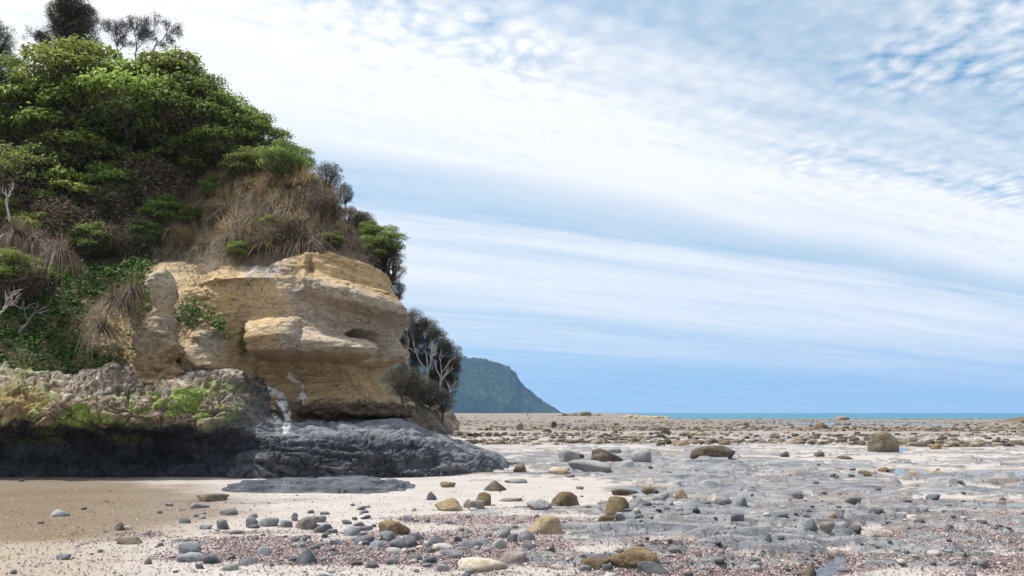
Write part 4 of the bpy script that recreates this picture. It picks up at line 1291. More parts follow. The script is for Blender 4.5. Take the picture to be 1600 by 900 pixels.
white_tree(648, 612, 120, (-.25, 0), 'bleached tree with pale bare limbs nearest the cliff nose', 701, [(630, 515, 34), (646, 512, 38), (662, 525, 34), (640, 545, 30), (628, 545, 26)])
white_tree(668, 618, 110, (.0, 0), 'bleached tree with forked white limbs, second from the cliff nose', 702, [(668, 522, 34), (682, 540, 36), (676, 565, 32), (660, 560, 26)])
white_tree(684, 625, 90, (.15, 0), 'pale limbed tree under dark foliage, third from the cliff nose', 703, [(692, 556, 34), (700, 580, 32), (688, 596, 32), (676, 600, 26)])
for (px, py, w_, d_, lab) in [(628, 590, 50, 47.6, 'dark brush at the foot of the bleached trees, beside the cliff nose'), (650, 600, 46, 48.4, 'dark brush below the first bleached tree'), (672, 610, 40, 49.4, 'dark brush below the forked white limbs'), (692, 622, 34, 50, 'dark brush near the seaward end of the second headland')]:
    place_tree('dark_brush', 'dark', px, py + 10, w_ * 1.6, lab, 'brush', 'brush on the second headland', depth=d_, ground_z=1.0, aspect=.8)
white_tree(640, 600, 100, (-.1, .1), 'bleached tree almost hidden behind the cliff nose', 705, [(622, 540, 34), (636, 560, 34), (650, 548, 36), (656, 575, 30)])
white_tree(700, 632, 70, (.1, 0), 'small dark tree at the seaward end of the second headland', 704, [(705, 560, 30), (708, 585, 26), (703, 605, 26)])

# ------------------------------------------------------------------ far forested headland
fx = np.linspace(-1300, 118, 620); fy = np.linspace(1380, 2100, 130)
FX, FY = np.meshgrid(fx, fy, indexing='ij')
cpx = 800 + F * FX / 1500.
ridge = np.interp(cpx, [-300, 300, 600, 690, 730, 745, 775, 795, 806, 815, 828, 845, 862, 874, 884], [150, 128, 112, 106, 104, 105, 98, 88, 76, 55, 42, 26, 14, 3, -4])
ridge = ridge + 7 * fbm(cpx * .045, 0 * cpx, 4., 3, 806) * sstep(5, 40, ridge)
f_t = (FY - 1380) / 120.
ramp_ = np.clip(f_t, 0, 1) ** .75
ramp_ = np.where(FY > 1700, 1 - (FY - 1700) / 700, ramp_)
FZ = ridge * ramp_ + 9 * fbm(FX * .012, FY * .012, 1., 3, 801) * ramp_
can = fbm(FX * .085, FY * .085, FZ * .05, 3, 802, .55)
FZ = FZ + (11.0 * np.abs(can) + 5.0 * fbm(FX * .2, FY * .2, 1., 2, 803)) * sstep(-2, 8, ridge) * ramp_ ** .5 - 1.5
fcol = lerp(np.broadcast_to((0.018, 0.030, 0.016), FX.shape + (3,)), (0.050, 0.068, 0.032), sstep(.0, .45, np.abs(can) + .3 * fbm(FX * .03, FY * .03, 1., 3, 804)))
scar = sstep(.42, .62, fbm(FX * .02, FZ * .05, 3., 3, 805)) * sstep(0.3, .5, ramp_)
fcol = lerp(fcol, (0.16, 0.145, 0.10), scar * .4)
m_, t_, b_ = base_mat('far_forest', .95, .1)
g_ = t_.node('ShaderNodeNewGeometry').outputs['Position']
mul_ = t_.node('ShaderNodeVectorMath', operation='SCALE')
t_.l.new(attr(t_, 'col').outputs['Color'], mul_.inputs[0]); t_.put(mul_.inputs['Scale'], t_.rng(t_.noise(g_, .18, 4, .7), .35, .65, .35, 1.9))
t_.l.new(mul_.outputs[0], b_.inputs['Base Color'])
far = new_mesh('far_headland', np.stack([FX, FY, FZ], 2), grid_faces(*FX.shape)[:, ::-1], m_, attrs={'col': fcol.reshape(-1, 3)})
tag(far, kind='structure')

# ------------------------------------------------------------------ stones
import bmesh
def ico(sub):
    bm = bmesh.new()
    bmesh.ops.create_icosphere(bm, subdivisions=sub, radius=1.0)
    v = np.array([p.co[:] for p in bm.verts]); f = np.array([[q.index for q in p.verts] for p in bm.faces])
    bm.free()
    return v, f


ICO = {k: ico(k) for k in (1, 2, 3, 4)}


def rock_shape(kind, seed, sub=3):
    """unit rock, half extents about 1"""
    rg = np.random.default_rng(seed)
    d, f = ICO[sub]
    o = rg.uniform(0, 50, 3)
    if kind == 'cobble':
        n = unit(rg.normal(size=(9, 3)))
        n = np.concatenate([n, np.eye(3)[2:], -np.eye(3)[2:]])
        rr = rg.uniform(.75, 1.05, len(n))[None, :] / np.maximum(d @ n.T, 1e-3)
        p = rg.uniform(6.0, 12.0)
        r = (rr ** -p).sum(1) ** (-1 / p)
        r = r * (1 + .16 * fbm(d[:, 0] * 1.0 + o[0], d[:, 1] * 1.0 + o[1], d[:, 2] * 1.0 + o[2], 4, seed, .45))
    elif kind == 'lump':
        n = unit(rg.normal(size=(14, 3)))
        rr = rg.uniform(.70, 1.0, 14)[None, :] / np.maximum(d @ n.T, 1e-3)
        r = np.minimum((rr ** -10.).sum(1) ** (-1 / 10.), 1.35)
        r = r * (1 + .24 * fbm(d[:, 0] * 1.9 + o[0], d[:, 1] * 1.9 + o[1], d[:, 2] * 1.9 + o[2], 5, seed, .62))
        r = r + .10 * fbm(d[:, 0] * 5 + o[0], d[:, 1] * 5, d[:, 2] * 5, 3, seed + 3, .6, True)
    else:
        npl = {'block': 11, 'slab': 12, 'wedge': 8, 'pyramid': 7}[kind]
        n = unit(rg.normal(size=(npl, 3)))
        n = np.concatenate([n, [[0, 0, 1], [0, 0, -1]]]) if kind in ('block', 'slab') else n
        if kind == 'pyramid':
            n = np.array([[.75, .1, .65], [-.7, .2, .7], [.1, -.75, .6], [0, .8, .6], [.9, -.4, .1], [-.9, -.3, .1], [0, 0, -1.]])
            n = unit(n + rg.normal(size=n.shape) * .12)
        if kind == 'wedge':
            n = np.array([[.35, -.1, .93], [-1, .1, .15], [.1, -.95, .25], [0, .9, .4], [.9, -.3, .3], [-.5, -.6, .6], [0, 0, -1.]])
            n = unit(n + rg.normal(size=n.shape) * .12)
        off = rg.uniform(.68, .95, len(n))
        dn = np.maximum(d @ n.T, 1e-3)
        rr = off[None, :] / dn
        p = 9.0
        r = (rr ** -p).sum(1) ** (-1 / p)
        r = np.minimum(r, 1.5)
        r = r * (1 + .07 * fbm(d[:, 0] * 2.2 + o[0], d[:, 1] * 2.2 + o[1], d[:, 2] * 2.2 + o[2], 4, seed, .6) + .05 * fbm(d[:, 0] * 8, d[:, 1] * 8 + o[1], d[:, 2] * 8, 3, seed + 9, .6))
    v = d * r[:, None]
    lo, hi = v.min(0), v.max(0)
    return (v - (lo + hi) / 2) / ((hi - lo) / 2), f


def stone(px, pyb, w, h, mat, shape, label, seed, cat='stone', name=None, group=None, depthr=.8, sink=.36, rz=None, sub=None):
    """a stone whose visible foot is at photograph pixel (px, pyb), w x h pixels in the picture"""
    y0 = gy(pyb)
    W_ = w * y0 / F; Hh = h * y0 / F
    D_ = W_ * depthr
    yc = y0 + D_ * .42
    xc = gx(px, yc)
    # part of the picture height is the top seen from above
    Hv = max(Hh - D_ * .5 * CH / y0, Hh * .55)
    full = Hv / (1 - sink)
    V, f = rock_shape(shape, seed, sub or (4 if w > 44 else 3))
    if pyb < 660:
        D_ = min(D_, 14.0)
    a = rz if rz is not None else 0.0
    V = V * np.array([W_ / 2, D_ / 2, full / 2])
    g0 = gz(xc, yc)
    o = new_mesh(name or {'cobble': 'cobble', 'block': 'boulder', 'slab': 'flat_stone', 'lump': 'boulder', 'wedge': 'stone', 'pyramid': 'stone'}[shape], V, f, M_STONE[mat])
    o.location = (xc, yc, g0 + full * (.5 - sink))
    o.rotation_euler = (0, 0, a)
    tag(o, label, cat, group)
    return o


STONES = [
    # px, foot, width, height, colour, shape, label
    (479, 831, 39, 22, 'warm', 'cobble', 'large warm grey cobble in the middle of the left cobble cluster'),
    (505, 836, 28, 15, 'dark', 'cobble', 'dark cobble touching the right side of the large warm grey cobble'),
    (461, 812, 12, 8, 'dark', 'cobble', 'tiny dark cobble behind the large warm grey cobble, upper left'),
    (461, 818, 12, 8, 'dark', 'cobble', 'tiny dark cobble tucked against the left of the large warm grey cobble'),
    (486, 805, 11, 6, 'dark', 'cobble', 'small dark pebble farthest behind the left cobble cluster'),
    (502, 820, 17, 11, 'grey', 'cobble', 'small grey cobble behind the large warm grey cobble, right side'),
    (508, 807, 16, 6, 'grey', 'cobble', 'small flat grey cobble at the back right of the left cluster'),
    (448, 828, 22, 12, 'grey', 'cobble', 'grey cobble left of the large warm grey cobble'),
    (421, 827, 32, 15, 'grey', 'block', 'mottled angular grey stone in the left cobble cluster'),
    (396, 828, 23, 18, 'dark', 'cobble', 'rounded dark cobble at the left end of the left cluster'),
    (349, 831, 28, 16, 'dark', 'cobble', 'dark rounded cobble alone left of the cluster'),
    (321, 831, 20, 8, 'grey', 'cobble', 'low grey cobble left of the lone dark rounded cobble'),
    (549, 841, 27, 16, 'grey', 'cobble', 'rounded blue grey cobble alone between the two cobble clusters'),
    (542, 823, 16, 8, 'grey', 'cobble', 'small grey cobble behind the lone blue grey cobble'),
    (563, 826, 22, 8, 'dark', 'cobble', 'flat dark cobble behind the lone blue grey cobble, right side'),
    (571, 833, 22, 8, 'dark', 'cobble', 'flat dark cobble just right of the lone blue grey cobble'),
    (564, 800, 16, 7, 'dark', 'cobble', 'small dark cobble alone on pale sand in front of the ledge'),
    (639, 818, 18, 10, 'grey', 'cobble', 'grey cobble alone on sand behind the tan stone'),
    (617, 840, 52, 26, 'tan', 'block', 'tan angular stone lying behind the middle cobble cluster'),
    (605, 850, 27, 17, 'dark', 'cobble', 'dark cobble leaning against the front of the tan angular stone'),
    (570, 855, 33, 15, 'dark', 'slab', 'flat angular dark stone left of the middle cluster'),
    (525, 856, 22, 11, 'grey', 'cobble', 'grey cobble alone on pink gravel left of the middle cluster'),
    (590, 862, 24, 13, 'grey', 'block', 'grey angular cobble at the front left of the middle cluster'),
    (621, 863, 29, 19, 'dark', 'cobble', 'largest dark cobble at the front of the middle cluster'),
    (643, 860, 20, 18, 'dark', 'cobble', 'upright dark cobble at the right of the middle cluster'),
    (648, 850, 36, 14, 'dark', 'wedge', 'dark wedge stone right of the tan angular stone'),
    (615, 870, 26, 10, 'pale', 'cobble', 'pale grey cobble at the very front of the middle cluster'),
    (477, 888, 42, 27, 'dark', 'pyramid', 'dark pointed boulder alone on gravel near the bottom edge'),
    (468, 860, 18, 8, 'grey', 'cobble', 'small grey cobble behind the dark pointed boulder'),
    (388, 888, 37, 13, 'dark', 'wedge', 'black wedge of rock near the bottom edge'),
    (412, 873, 24, 16, 'grey', 'block', 'blue grey angular stone behind the black wedge'),
    (360, 897, 26, 12, 'pale', 'slab', 'pale slab at the bottom edge left of the black wedge'),
    (672, 886, 26, 15, 'dark', 'block', 'dark angular stone left of the cream slab'),
    (691, 890, 20, 9, 'grey', 'cobble', 'grey cobble touching the left end of the cream slab'),
    (693, 898, 20, 13, 'pale', 'cobble', 'whitish cobble at the bottom edge left of the cream slab'),
    (682, 858, 33, 18, 'dark', 'wedge', 'dark tilted stone above the cream slab, left'),
    (674, 784, 17, 14, 'dark', 'pyramid', 'small black pointed stone on pale sand'),
    (702, 802, 48, 21, 'tan', 'lump', 'lumpy pitted tan boulder on pale sand'),
    (700, 764, 24, 10, 'tan', 'lump', 'small tan stone at the foot of the dark shelf'),
    (774, 770, 38, 17, 'deep', 'pyramid', 'dark brown pyramid shaped stone alone on pale sand'),
    (755, 793, 25, 22, 'brown', 'lump', 'upright brown stone right of the pitted tan boulder'),
    (744, 799, 27, 15, 'warm', 'cobble', 'warm grey cobble in front of the upright brown stone'),
    (730, 796, 14, 14, 'warm', 'lump', 'small grey stone squeezed beside the pitted tan boulder'),
    (797, 786, 40, 6, 'warm', 'slab', 'thin flat stone right of the upright brown stone'),
    (757, 808, 60, 8, 'mud', 'slab', 'long flat blue grey slab in front of the pitted tan boulder'),
    (842, 800, 40, 14, 'mud', 'lump', 'low grey stone against the left of the brown boulder'),
    (883, 798, 46, 26, 'brown', 'lump', 'rounded brown boulder standing on pale sand in the middle'),
    (848, 838, 66, 32, 'tan', 'block', 'large blocky tan boulder with a broken flat top'),
    (824, 848, 28, 15, 'dark', 'cobble', 'dark cobble at the front left foot of the blocky tan boulder'),
    (800, 851, 18, 14, 'dark', 'cobble', 'small dark cobble left of the blocky tan boulder'),
    (786, 845, 26, 16, 'grey', 'block', 'grey angular stone left of the blocky tan boulder'),
    (780, 862, 26, 18, 'pale', 'cobble', 'pale grey cobble in front of the grey angular stone'),
    (735, 862, 34, 15, 'grey', 'block', 'low grey stone between cream slab and blocky boulder'),
    (757, 856, 22, 12, 'grey', 'cobble', 'grey cobble behind the low grey stone'),
    (718, 851, 17, 10, 'dark', 'cobble', 'small dark cobble above the cream slab'),
    (694, 864, 32, 11, 'pale', 'slab', 'pale flat stone above the left end of the cream slab'),
    (712, 876, 32, 13, 'grey', 'slab', 'blue grey flat stone touching the top of the cream slab'),
    (755, 899, 82, 26, 'cream', 'slab', 'large tilted cream slab at the bottom edge'),
    (803, 885, 38, 20, 'warm', 'cobble', 'rounded grey cobble right of the cream slab'),
    (930, 894, 48, 18, 'brown', 'slab', 'flat brown stone left of the big brown boulder'),
    (915, 897, 20, 11, 'grey', 'cobble', 'grey cobble at the bottom edge in front of the flat brown stone'),
    (992, 895, 82, 39, 'brown', 'lump', 'biggest brown boulder near the bottom edge'),
    (1021, 903, 50, 22, 'dark', 'cobble', 'dark cobble in front of the biggest brown boulder'),
    (965, 808, 40, 24, 'brown', 'block', 'brown boulder left of the pool edge stones'),
    (947, 820, 26, 14, 'brown', 'cobble', 'brown cobble in front of the brown boulder, left'),
    (983, 814, 24, 12, 'dark', 'cobble', 'dark cobble in front of the brown boulder, right'),
    (993, 823, 24, 12, 'dark', 'cobble', 'dark tilted cobble below the other dark cobble by the brown boulder'),
    (969, 818, 18, 10, 'grey', 'cobble', 'small grey cobble directly in front of the brown boulder'),
    (975, 776, 42, 11, 'deep', 'slab', 'dark flat slab at the edge of the blue pool'),
    (1063, 792, 34, 27, 'tan', 'pyramid', 'bright tan boulder on the grey rock platform'),
    (1033, 789, 26, 13, 'mud', 'block', 'grey angular stone left of the bright tan boulder'),
    (1015, 777, 30, 14, 'deep', 'block', 'dark brown stone behind the grey angular stone'),
    (998, 793, 34, 14, 'mud', 'block', 'grey stone right behind the brown boulder'),
    (1005, 800, 26, 9, 'dark', 'slab', 'flat dark stone in front of the grey stone'),
    (1055, 796, 38, 8, 'pale', 'slab', 'pale flat stone under the bright tan boulder'),
    (1090, 795, 17, 13, 'grey', 'cobble', 'grey cobble right of the bright tan boulder'),
    (1102, 800, 18, 9, 'dark', 'cobble', 'dark cobble right of the bright tan boulder, farther out'),
    (1129, 799, 26, 12, 'mud', 'block', 'low grey block left of the dark lone cobble'),
    (1156, 803, 26, 15, 'dark', 'cobble', 'dark lone cobble on the grey platform edge'),
    (1151, 830, 22, 15, 'dark', 'cobble', 'round dark cobble on bare grey rock in the right middle'),
    (1048, 812, 30, 9, 'dark', 'slab', 'flat dark stone in front of the bright tan boulder'),
    (1043, 803, 20, 8, 'grey', 'cobble', 'small blue grey cobble in front of the pale flat stone'),
    (1265, 811, 24, 10, 'dark', 'block', 'dark angular stone behind the row of dark cobbles'),
    (1246, 783, 20, 9, 'dark', 'block', 'dark stone on the far grey platform'),
    (1267, 845, 28, 18, 'dark', 'cobble', 'largest black cobble in the row on the right'),
    (1264, 850, 20, 7, 'pale', 'cobble', 'pale flat cobble in front of the largest black cobble'),
    (1292, 845, 24, 17, 'warm', 'cobble', 'grey cobble right beside the largest black cobble'),
    (1314, 839, 22, 11, 'grey', 'cobble', 'light grey cobble in the row on the right, beside the pool'),
    (1334, 841, 21, 12, 'dark', 'cobble', 'dark cobble at the right end of the row by the pool'),
    (1201, 866, 13, 12, 'dark', 'pyramid', 'small black pointed stone on bare grey rock'),
    (1258, 900, 34, 19, 'deep', 'block', 'dark brown stone cut by the bottom edge on the right'),
    (1366, 814, 24, 10, 'dark', 'cobble', 'dark low cobble right of the angular dark stones'),
    (1403, 816, 34, 8, 'pale', 'slab', 'pale flat stone right of the dark low cobble'),
    (1334, 793, 28, 10, 'dark', 'slab', 'dark flat stone on pale sand on the right'),
    (1459, 789, 21, 9, 'dark', 'cobble', 'dark dome shaped cobble beside the narrow blue pool'),
    (1440, 806, 20, 10, 'grey', 'block', 'grey stone on the edge of the pink gravel, right'),
    (1477, 806, 18, 8, 'dark', 'cobble', 'dark cobble on the pink gravel, right'),
    (1311, 826, 15, 10, 'dark', 'cobble', 'small dark cobble behind the row on the right'),
    (1300, 826, 11, 8, 'tan', 'lump', 'tiny tan stone beside a small dark cobble'),
    (1355, 748, 26, 11, 'brown', 'block', 'flat topped brown block out on the flat'),
    (1430, 751, 32, 13, 'tan', 'lump', 'lumpy tan stone standing in a shallow pool'),
    (1464, 741, 22, 8, 'tan', 'slab', 'low tan stone right of the one in the pool'),
    (1381, 736, 18, 8, 'brown', 'lump', 'small brown stone behind the flat topped block'),
    (1385, 709, 54, 35, 'deep', 'block', 'lone big dark boulder standing high on the flat'),
    (1460, 703, 19, 8, 'brown', 'cobble', 'brown stone in the long pool right of the lone boulder'),
    (1280, 715, 17, 9, 'deep', 'lump', 'dark stone left of the lone big boulder'),
    (1226, 715, 15, 10, 'deep', 'lump', 'small dark stone second left of the lone big boulder'),
    (1318, 719, 26, 6, 'brown', 'slab', 'flat brown stone in front left of the lone big boulder'),
    (1282, 671, 28, 10, 'brown', 'lump', 'brown heap on the far reef left of the lone boulder'),
    (950, 727, 56, 24, 'deep', 'lump', 'dark brown undercut boulder in the grey outcrop'),
    (948, 712, 50, 12, 'mud', 'slab', 'grey cap slab behind the dark undercut boulder'),
    (920, 742, 68, 18, 'mud', 'slab', 'broad grey slab in front of the dark undercut boulder'),
    (890, 726, 36, 20, 'mud', 'lump', 'lumpy grey rock at the left of the outcrop'),
    (1003, 729, 34, 21, 'mud', 'lump', 'lumpy grey rock at the right of the outcrop'),
    (978, 735, 26, 14, 'pale', 'cobble', 'pale grey rounded rock in the middle of the outcrop'),
    (873, 745, 36, 11, 'cream', 'slab', 'flat tan stone at the front left of the outcrop'),
    (891, 748, 18, 6, 'warm', 'slab', 'small flat stone touching the flat tan stone'),
    (841, 732, 26, 6, 'mud', 'slab', 'thin dark slab on pale sand left of the outcrop'),
    (1113, 721, 70, 22, 'deep', 'lump', 'long dark fronted boulder right of the grey outcrop'),
    (1094, 718, 30, 16, 'tan', 'lump', 'tan stone at the left end of the long dark boulder'),
    (1040, 679, 17, 12, 'deep', 'lump', 'dark stone sticking up on the far rubble'),
    (1063, 699, 27, 10, 'brown', 'lump', 'brown rock on the rubble above the grey outcrop'),
    (1032, 699, 14, 8, 'deep', 'lump', 'small dark rock left of the brown rock on the rubble'),
    (865, 669, 11, 11, 'deep', 'block', 'dark upright stone on the far rubble, left'),
    (812, 672, 14, 12, 'deep', 'lump', 'dark stone on the far rubble nearest the cliff'),
    (812, 742, 22, 16, 'deep', 'lump', 'dark brown rock at the tip of the dark shelf'),
    (806, 757, 36, 7, 'mud', 'slab', 'flat blue grey slab by the tip of the dark shelf'),
    (330, 787, 48, 12, 'deep', 'cobble', 'low dark mound shaped stone on the wet sand edge'),
    (312, 798, 26, 9, 'grey', 'cobble', 'grey flat cobble just below the low dark mound stone'),
    (265, 794, 16, 5, 'grey', 'cobble', 'small flat pebble left of the low dark mound stone'),
    (250, 806, 10, 6, 'grey', 'cobble', 'tiny grey pebble on sand left of the grey flat cobble'),
    (306, 811, 9, 5, 'dark', 'cobble', 'tiny black pebble below the grey flat cobble'),
    (357, 808, 30, 12, 'grey', 'cobble', 'rounded grey cobble right of the low dark mound stone'),
    (287, 821, 22, 9, 'dark', 'cobble', 'dark low cobble on open sand'),
    (187, 833, 21, 14, 'deep', 'pyramid', 'brown pointed stone at the edge of the wet sand'),
    (203, 855, 46, 11, 'deep', 'slab', 'long flat dark stone on pale sand'),
    (99, 880, 22, 10, 'dark', 'cobble', 'black cobble alone near the bottom left'),
    (232, 887, 14, 11, 'deep', 'pyramid', 'small brown pointed stone near the bottom edge'),
    (297, 870, 40, 22, 'grey', 'cobble', 'large blue grey boulder at the back of the bottom left group'),
    (300, 883, 40, 15, 'grey', 'block', 'mottled grey stone in front of the large blue grey boulder'),
    (332, 886, 29, 15, 'dark', 'cobble', 'dark rounded cobble at the right of the bottom left group'),
    (312, 894, 16, 9, 'dark', 'cobble', 'small dark cobble at the front of the bottom left group'),
    (96, 810, 30, 12, 'grey', 'lump', 'broken grey stone lying on the wet brown sand'),
    (64, 822, 8, 5, 'dark', 'cobble', 'tiny dark pebble on the wet brown sand'),
    (1313, 656, 26, 6, 'tan', 'lump', 'small tan hump on the far reef before the sea'),
]
for i_, (px, pb, w, h, mt, sh, lab) in enumerate(STONES):
    stone(px, pb, w, h, mt, sh, lab, 1000 + i_, cat='boulder' if w * gy(pb) / F > .75 else 'stone')

def outcrop(px0, px1, pyb, hpx, mat, label, seed):
    rg = np.random.default_rng(seed)
    y0 = gy(pyb); mb = MB(); n = 9
    for k in range(n):
        V, f = rock_shape(['lump', 'block'][k % 2], seed + k, 3)
        q = (k + .5) / n
        hh_ = hpx * (1 - (2 * abs(q - .5)) ** 2 * .6) * rg.uniform(.6, 1.15) * y0 / F
        V = V * np.array([(px1 - px0) / n * rg.uniform(.7, 1.2) * y0 / F, 3.0, hh_]) + np.array([gx(px0 + q * (px1 - px0), y0), rg.uniform(-2, 2), 0])
        mb.add(V, f)
    o = mb.build('reef_outcrop', M_STONE[mat])
    o.location = (0, y0, gz(gx((px0 + px1) / 2, y0), y0) - .1)
    tag(o, label, 'outcrop')


outcrop(872, 940, 653.4, 6.5, 'brown', 'low brown outcrop on the horizon just right of the far headland', 1601)
outcrop(968, 1042, 654, 6, 'tan', 'low tan outcrop on the horizon where the sea begins', 1631)
outcrop(1568, 1640, 659, 9, 'brown', 'brown reef mound at the right edge under the horizon', 1661)

# layered ledge of dark mudstone lying on the sand in front of the shelf
lx = np.linspace(gx(362, 16.2), gx(652, 15.0), 420); lt = np.linspace(0, 1, 110)
LXg, LT = np.meshgrid(lx, lt, indexing='ij')
u_ = (LXg - lx[0]) / (lx[-1] - lx[0])
LY = 14.2 + .9 * (1 - u_) * .6 + LT * 2.6
env = .45 * fbm(LXg * .9, LY * 2.2, 6., 4, 907, .6) + 1 - (2 * np.abs(LT - .45 - .12 * (u_ - .5))) ** 2 * 1.3 - (2 * np.abs(u_ - .5)) ** 6 * 1.2
lv = .08 + .16 * (env - .55) + .26 * fbm(LXg * .45 + 2, LY * 1.5, 1., 4, 902, .55) + .05 * fbm(LXg * 2.2, LY * 5, 1., 3, 906)
tq = lv / .075
LZ = .25 * lv + .75 * (np.floor(tq) + sstep(0, .12, tq - np.floor(tq))) * .075 + .014 * fbm(LXg * 5, LY * 10, 1., 3, 903)
LZ = LZ - .04 * sstep(.6, .85, fbm(LXg * .8, LY * 2.4, 4., 3, 904, .5, True))
LZ = np.where((env < .12) | (LT < .02) | (LT > .98) | (u_ < .01) | (u_ > .99), -.05, np.minimum(LZ, .26))
l1 = fbm(LXg * 2, LY * 4, 1., 4, 905)
lcol = lerp(np.broadcast_to((0.055, 0.062, 0.075), LXg.shape + (3,)), (0.15, 0.16, 0.18), sstep(-.2, .4, l1))
ledge = new_mesh('rock_ledge', np.stack([LXg, LY, LZ], 2), grid_faces(*LXg.shape)[:, ::-1], M_SHELF, attrs={'col': lcol.reshape(-1, 3)})
tag(ledge, 'long low ledge of layered dark mudstone on the sand before the shelf', 'ledge')

# rock pillar standing free of the face on the left
pz = np.linspace(-.25, 2.65, 120); pa = np.linspace(0, 2 * np.pi, 72, endpoint=False)
prad = np.interp(pz, [-.25, 0, .5, .8, 1.0, 1.3, 1.55, 1.72, 1.95, 2.2, 2.42, 2.56, 2.63, 2.65], [.80, .62, .46, .46, .44, .30, .26, .20, .26, .29, .26, .17, .06, .0])
pcx = np.interp(pz, [0, 1, 1.7, 2.6], [0, -.03, .08, .10])
PA, PZ_ = np.meshgrid(pa, pz, indexing='ij')
PR_ = np.repeat(prad[None], len(pa), 0)
PXp = np.repeat(pcx[None], len(pa), 0) + PR_ * np.cos(PA); PYp = PR_ * np.sin(PA) * .9
pn_ = fbm(PXp * 2.2 + 3, PYp * 2.2, PZ_ * 2.2, 4, 921, .55) * .34 + .10 * fbm(PXp * 7, PYp * 7, PZ_ * 7, 3, 922, .6)
PXp = PXp + np.cos(PA) * pn_ * PR_ / .3; PYp = PYp + np.sin(PA) * pn_ * PR_ / .3
q1 = fbm(PXp * 2 + 9, PYp * 2, PZ_ * 2.4, 4, 923)
pcol = lerp(np.broadcast_to((0.36, 0.28, 0.185), PXp.shape + (3,)), (0.28, 0.245, 0.21), sstep(-.1, .3, q1))
pcol = lerp(pcol, (0.30, 0.20, 0.10), sstep(.9, .5, PZ_ + .3 * q1) * .8)
pcol = lerp(pcol, (0.46, 0.385, 0.28), sstep(1.7, 1.95, PZ_) * .7)
i, j = np.meshgrid(np.arange(len(pa)), np.arange(len(pz) - 1), indexing='ij')
a_ = (i * len(pz) + j).ravel(); b2 = (((i + 1) % len(pa)) * len(pz) + j).ravel()
pil = new_mesh('rock_pillar', np.stack([PXp, PYp, PZ_], 2), np.stack([a_, b2, b2 + 1, a_ + 1], 1), M_CLIFF, attrs={'col': pcol.reshape(-1, 3)})
pp = pt(249, 577, 19.4)
pil.location = pp
pil.location.z -= .18
pil.scale = (1.05, 1.05, 1.0)
tag(pil, 'narrow pale rock pillar with a rounded head beside the green creeper', 'rock')

# ------------------------------------------------------------------ countless small stuff: rubble reef, pebbles, shell gravel
def scatter(name, pos, size, cols, mat, seed, sub=1, flat=.6, label=None, cat=None, kinds=('block', 'lump', 'cobble')):
    rg = np.random.default_rng(seed)
    n = len(pos)
    d, f = ICO[sub]
    nv = len(d)
    protos = np.stack([rock_shape(kinds[k % len(kinds)], seed + k, sub)[0] for k in range(12)])
    V = protos[rg.integers(0, 12, n)]
    a = rg.uniform(0, 6.28, n)
    sc_ = np.stack([size * rg.uniform(.7, 1.35, n), size * rg.uniform(.6, 1.1, n), size * flat * rg.uniform(.6, 1.3, n)], 1)
    V = V * sc_[:, None, :]
    ca, sa = np.cos(a)[:, None], np.sin(a)[:, None]
    V = np.stack([V[..., 0] * ca - V[..., 1] * sa, V[..., 0] * sa + V[..., 1] * ca, V[..., 2]], 2) + pos[:, None, :]
    Ff = (f[None] + (np.arange(n) * nv)[:, None, None]).reshape(-1, 3)
    o = new_mesh(name, V.reshape(-1, 3), Ff, mat, False, {'col': np.repeat(cols, nv, 0)})
    tag(o, label, cat, kind='stuff')
    return o


m_ = rock_col_mat('loose_stone', rough=.85, s1=12, s2=60, bump=.3, bdist=.01)
M_LOOSE = m_


def sample_ground(n, pxr, pyr, weight, rg, bias=1.0, over=2.6):
    px = rg.uniform(*pxr, int(n * over)); py = pyr[0] + (pyr[1] - pyr[0]) * rg.random(int(n * over)) ** bias
    y = gy(py); x = gx(px, y)
    h, rk, gr, wt_, px_, py_ = ground(x, y)
    w_ = weight(x, y, px, py, rk, gr, wt_, h)
    k = rg.random(len(w_)) < w_
    k = np.flatnonzero(k)[:n]
    return np.stack([x[k], y[k], h[k]], 1), px[k], py[k], gr[k]


rg = np.random.default_rng(2024)
# the rubble reef, in bands
def band(x, y, px, py, rk, gr, wt_, h):
    nb = 1.2 * fbm(x * .018, y * .14, 1., 3, 951) + .6 * fbm(x * .2, y * .35, 1., 2, 952)
    w_ = sstep(.02, .26, nb + .10 * sstep(705, 685, py) - .25 * sstep(690, 715, py)) * (h > POOL_Z - .02)
    return w_ * sstep(742, 678, py) ** 1.3
pos, px, py, _ = sample_ground(16000, (560, 1700), (652.8, 730), band, rg, 1.0)
k = rg.random(len(pos))
sz = .020 + .24 * rg.random(len(pos)) ** 7.0 + .00042 * pos[:, 1] * rg.uniform(.4, 1.7, len(pos))
cols = lerp(lerp(np.broadcast_to((0.05, 0.043, 0.038), (len(pos), 3)), (0.155, 0.118, 0.082), np.clip(k * 2, 0, 1)), (0.29, 0.235, 0.175), np.clip(k * 2 - 1, 0, 1))
pos[:, 2] += sz * .12
nr_ = pos[:, 1] < 75
scatter('reef_rubble', pos[nr_], sz[nr_], cols[nr_], M_LOOSE, 960, 2, .62, 'brown rubble on the nearer part of the reef', 'rubble', ('block', 'lump', 'block'))
scatter('reef_rubble', pos[~nr_], sz[~nr_], cols[~nr_], M_LOOSE, 963, 1, .5, 'brown rubble on the far part of the reef towards the sea', 'rubble')
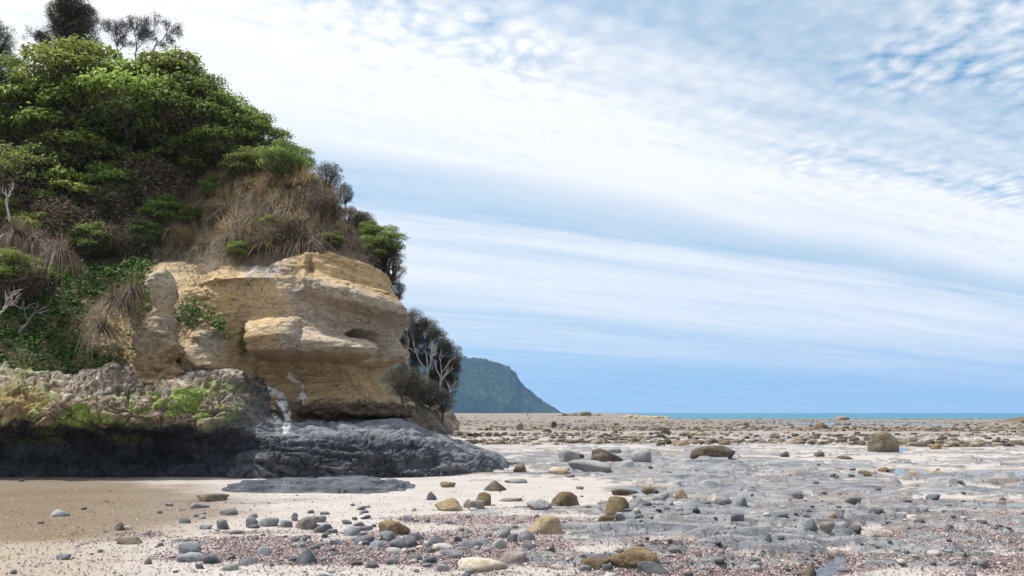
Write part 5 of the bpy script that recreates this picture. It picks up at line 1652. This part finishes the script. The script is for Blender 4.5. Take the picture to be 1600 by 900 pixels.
# pebbles
pos, px, py, gr = sample_ground(5200, (-150, 1750), (710, 1000), lambda x, y, px, py, rk, gr, w, h: .30 * gr + .04 + .22 * rk * (px > 850) + .5 * np.exp(-(((px - 560) / 200) ** 2 + ((py - 850) / 34) ** 2)) + .3 * np.exp(-(((px - 1060) / 90) ** 2 + ((py - 800) / 22) ** 2)), rg, .8)
k = rg.random(len(pos))
cols = lerp(lerp(np.broadcast_to((0.06, 0.06, 0.066), (len(pos), 3)), (0.15, 0.15, 0.16), np.clip(k * 1.6, 0, 1)), (0.42, 0.38, 0.34), np.clip(k * 3 - 2, 0, 1))
sz = (.010 + .052 * rg.random(len(pos)) ** 3.4) * np.interp(pos[:, 1], [8, 25], [1, 1.6])
pos[:, 2] += sz * .25
scatter('pebbles', pos, sz, cols, M_LOOSE, 970, 2, .6, 'small grey pebbles strewn over sand and rock', 'pebbles')
# shell gravel
pos, px, py, gr = sample_ground(74000, (-100, 1720), (762, 960), lambda x, y, px, py, rk, gr, w, h: gr * 1.0 + .09, rg, .75)
n = len(pos)
pal = np.array([(0.27, 0.195, 0.195), (0.33, 0.25, 0.245), (0.19, 0.13, 0.135), (0.48, 0.43, 0.41), (0.40, 0.33, 0.315), (0.12, 0.10, 0.105), (0.56, 0.53, 0.51)])
cl = pal[rg.choice(7, n, p=[.26, .22, .16, .12, .14, .06, .04])] * rg.uniform(.8, 1.2, (n, 1))
V, Fq = leaf_quads(pos + np.array([0, 0, .008]), unit(np.array([0, 0, 1.]) + rg.normal(size=(n, 3)) * .55), .024, .018, rg, .2)
mb = MB(); mb.add(V, Fq, np.repeat(cl, 4, 0))
sg = mb.build('shell_gravel', M_LOOSE, None, False)
tag(sg, 'pinkish broken shell gravel lying in drifts on the beach', 'gravel', kind='stuff')

# ------------------------------------------------------------------ the air between here and the far headland
hz_v = [(-1400, -60, -6), (1400, -60, -6), (4200, 4000, -6), (-4200, 4000, -6)]
hz_v = hz_v + [(a, b_, 175) for a, b_, _ in hz_v]
haze = new_mesh('haze', hz_v, [(0, 3, 2, 1), (4, 5, 6, 7), (0, 1, 5, 4), (1, 2, 6, 5), (2, 3, 7, 6), (3, 0, 4, 7)], None, False)
m_ = bpy.data.materials.new('haze_air'); m_.use_nodes = True
th = NT(m_.node_tree); th.n.clear()
ho = th.node('ShaderNodeOutputMaterial'); hv_ = th.node('ShaderNodeVolumePrincipled')
hv_.inputs['Color'].default_value = (0.28, 0.54, 1.0, 1)
hv_.inputs['Density'].default_value = 0.00019
th.l.new(hv_.outputs[0], ho.inputs['Volume'])
haze.data.materials.append(m_)
tag(haze, kind='stuff')
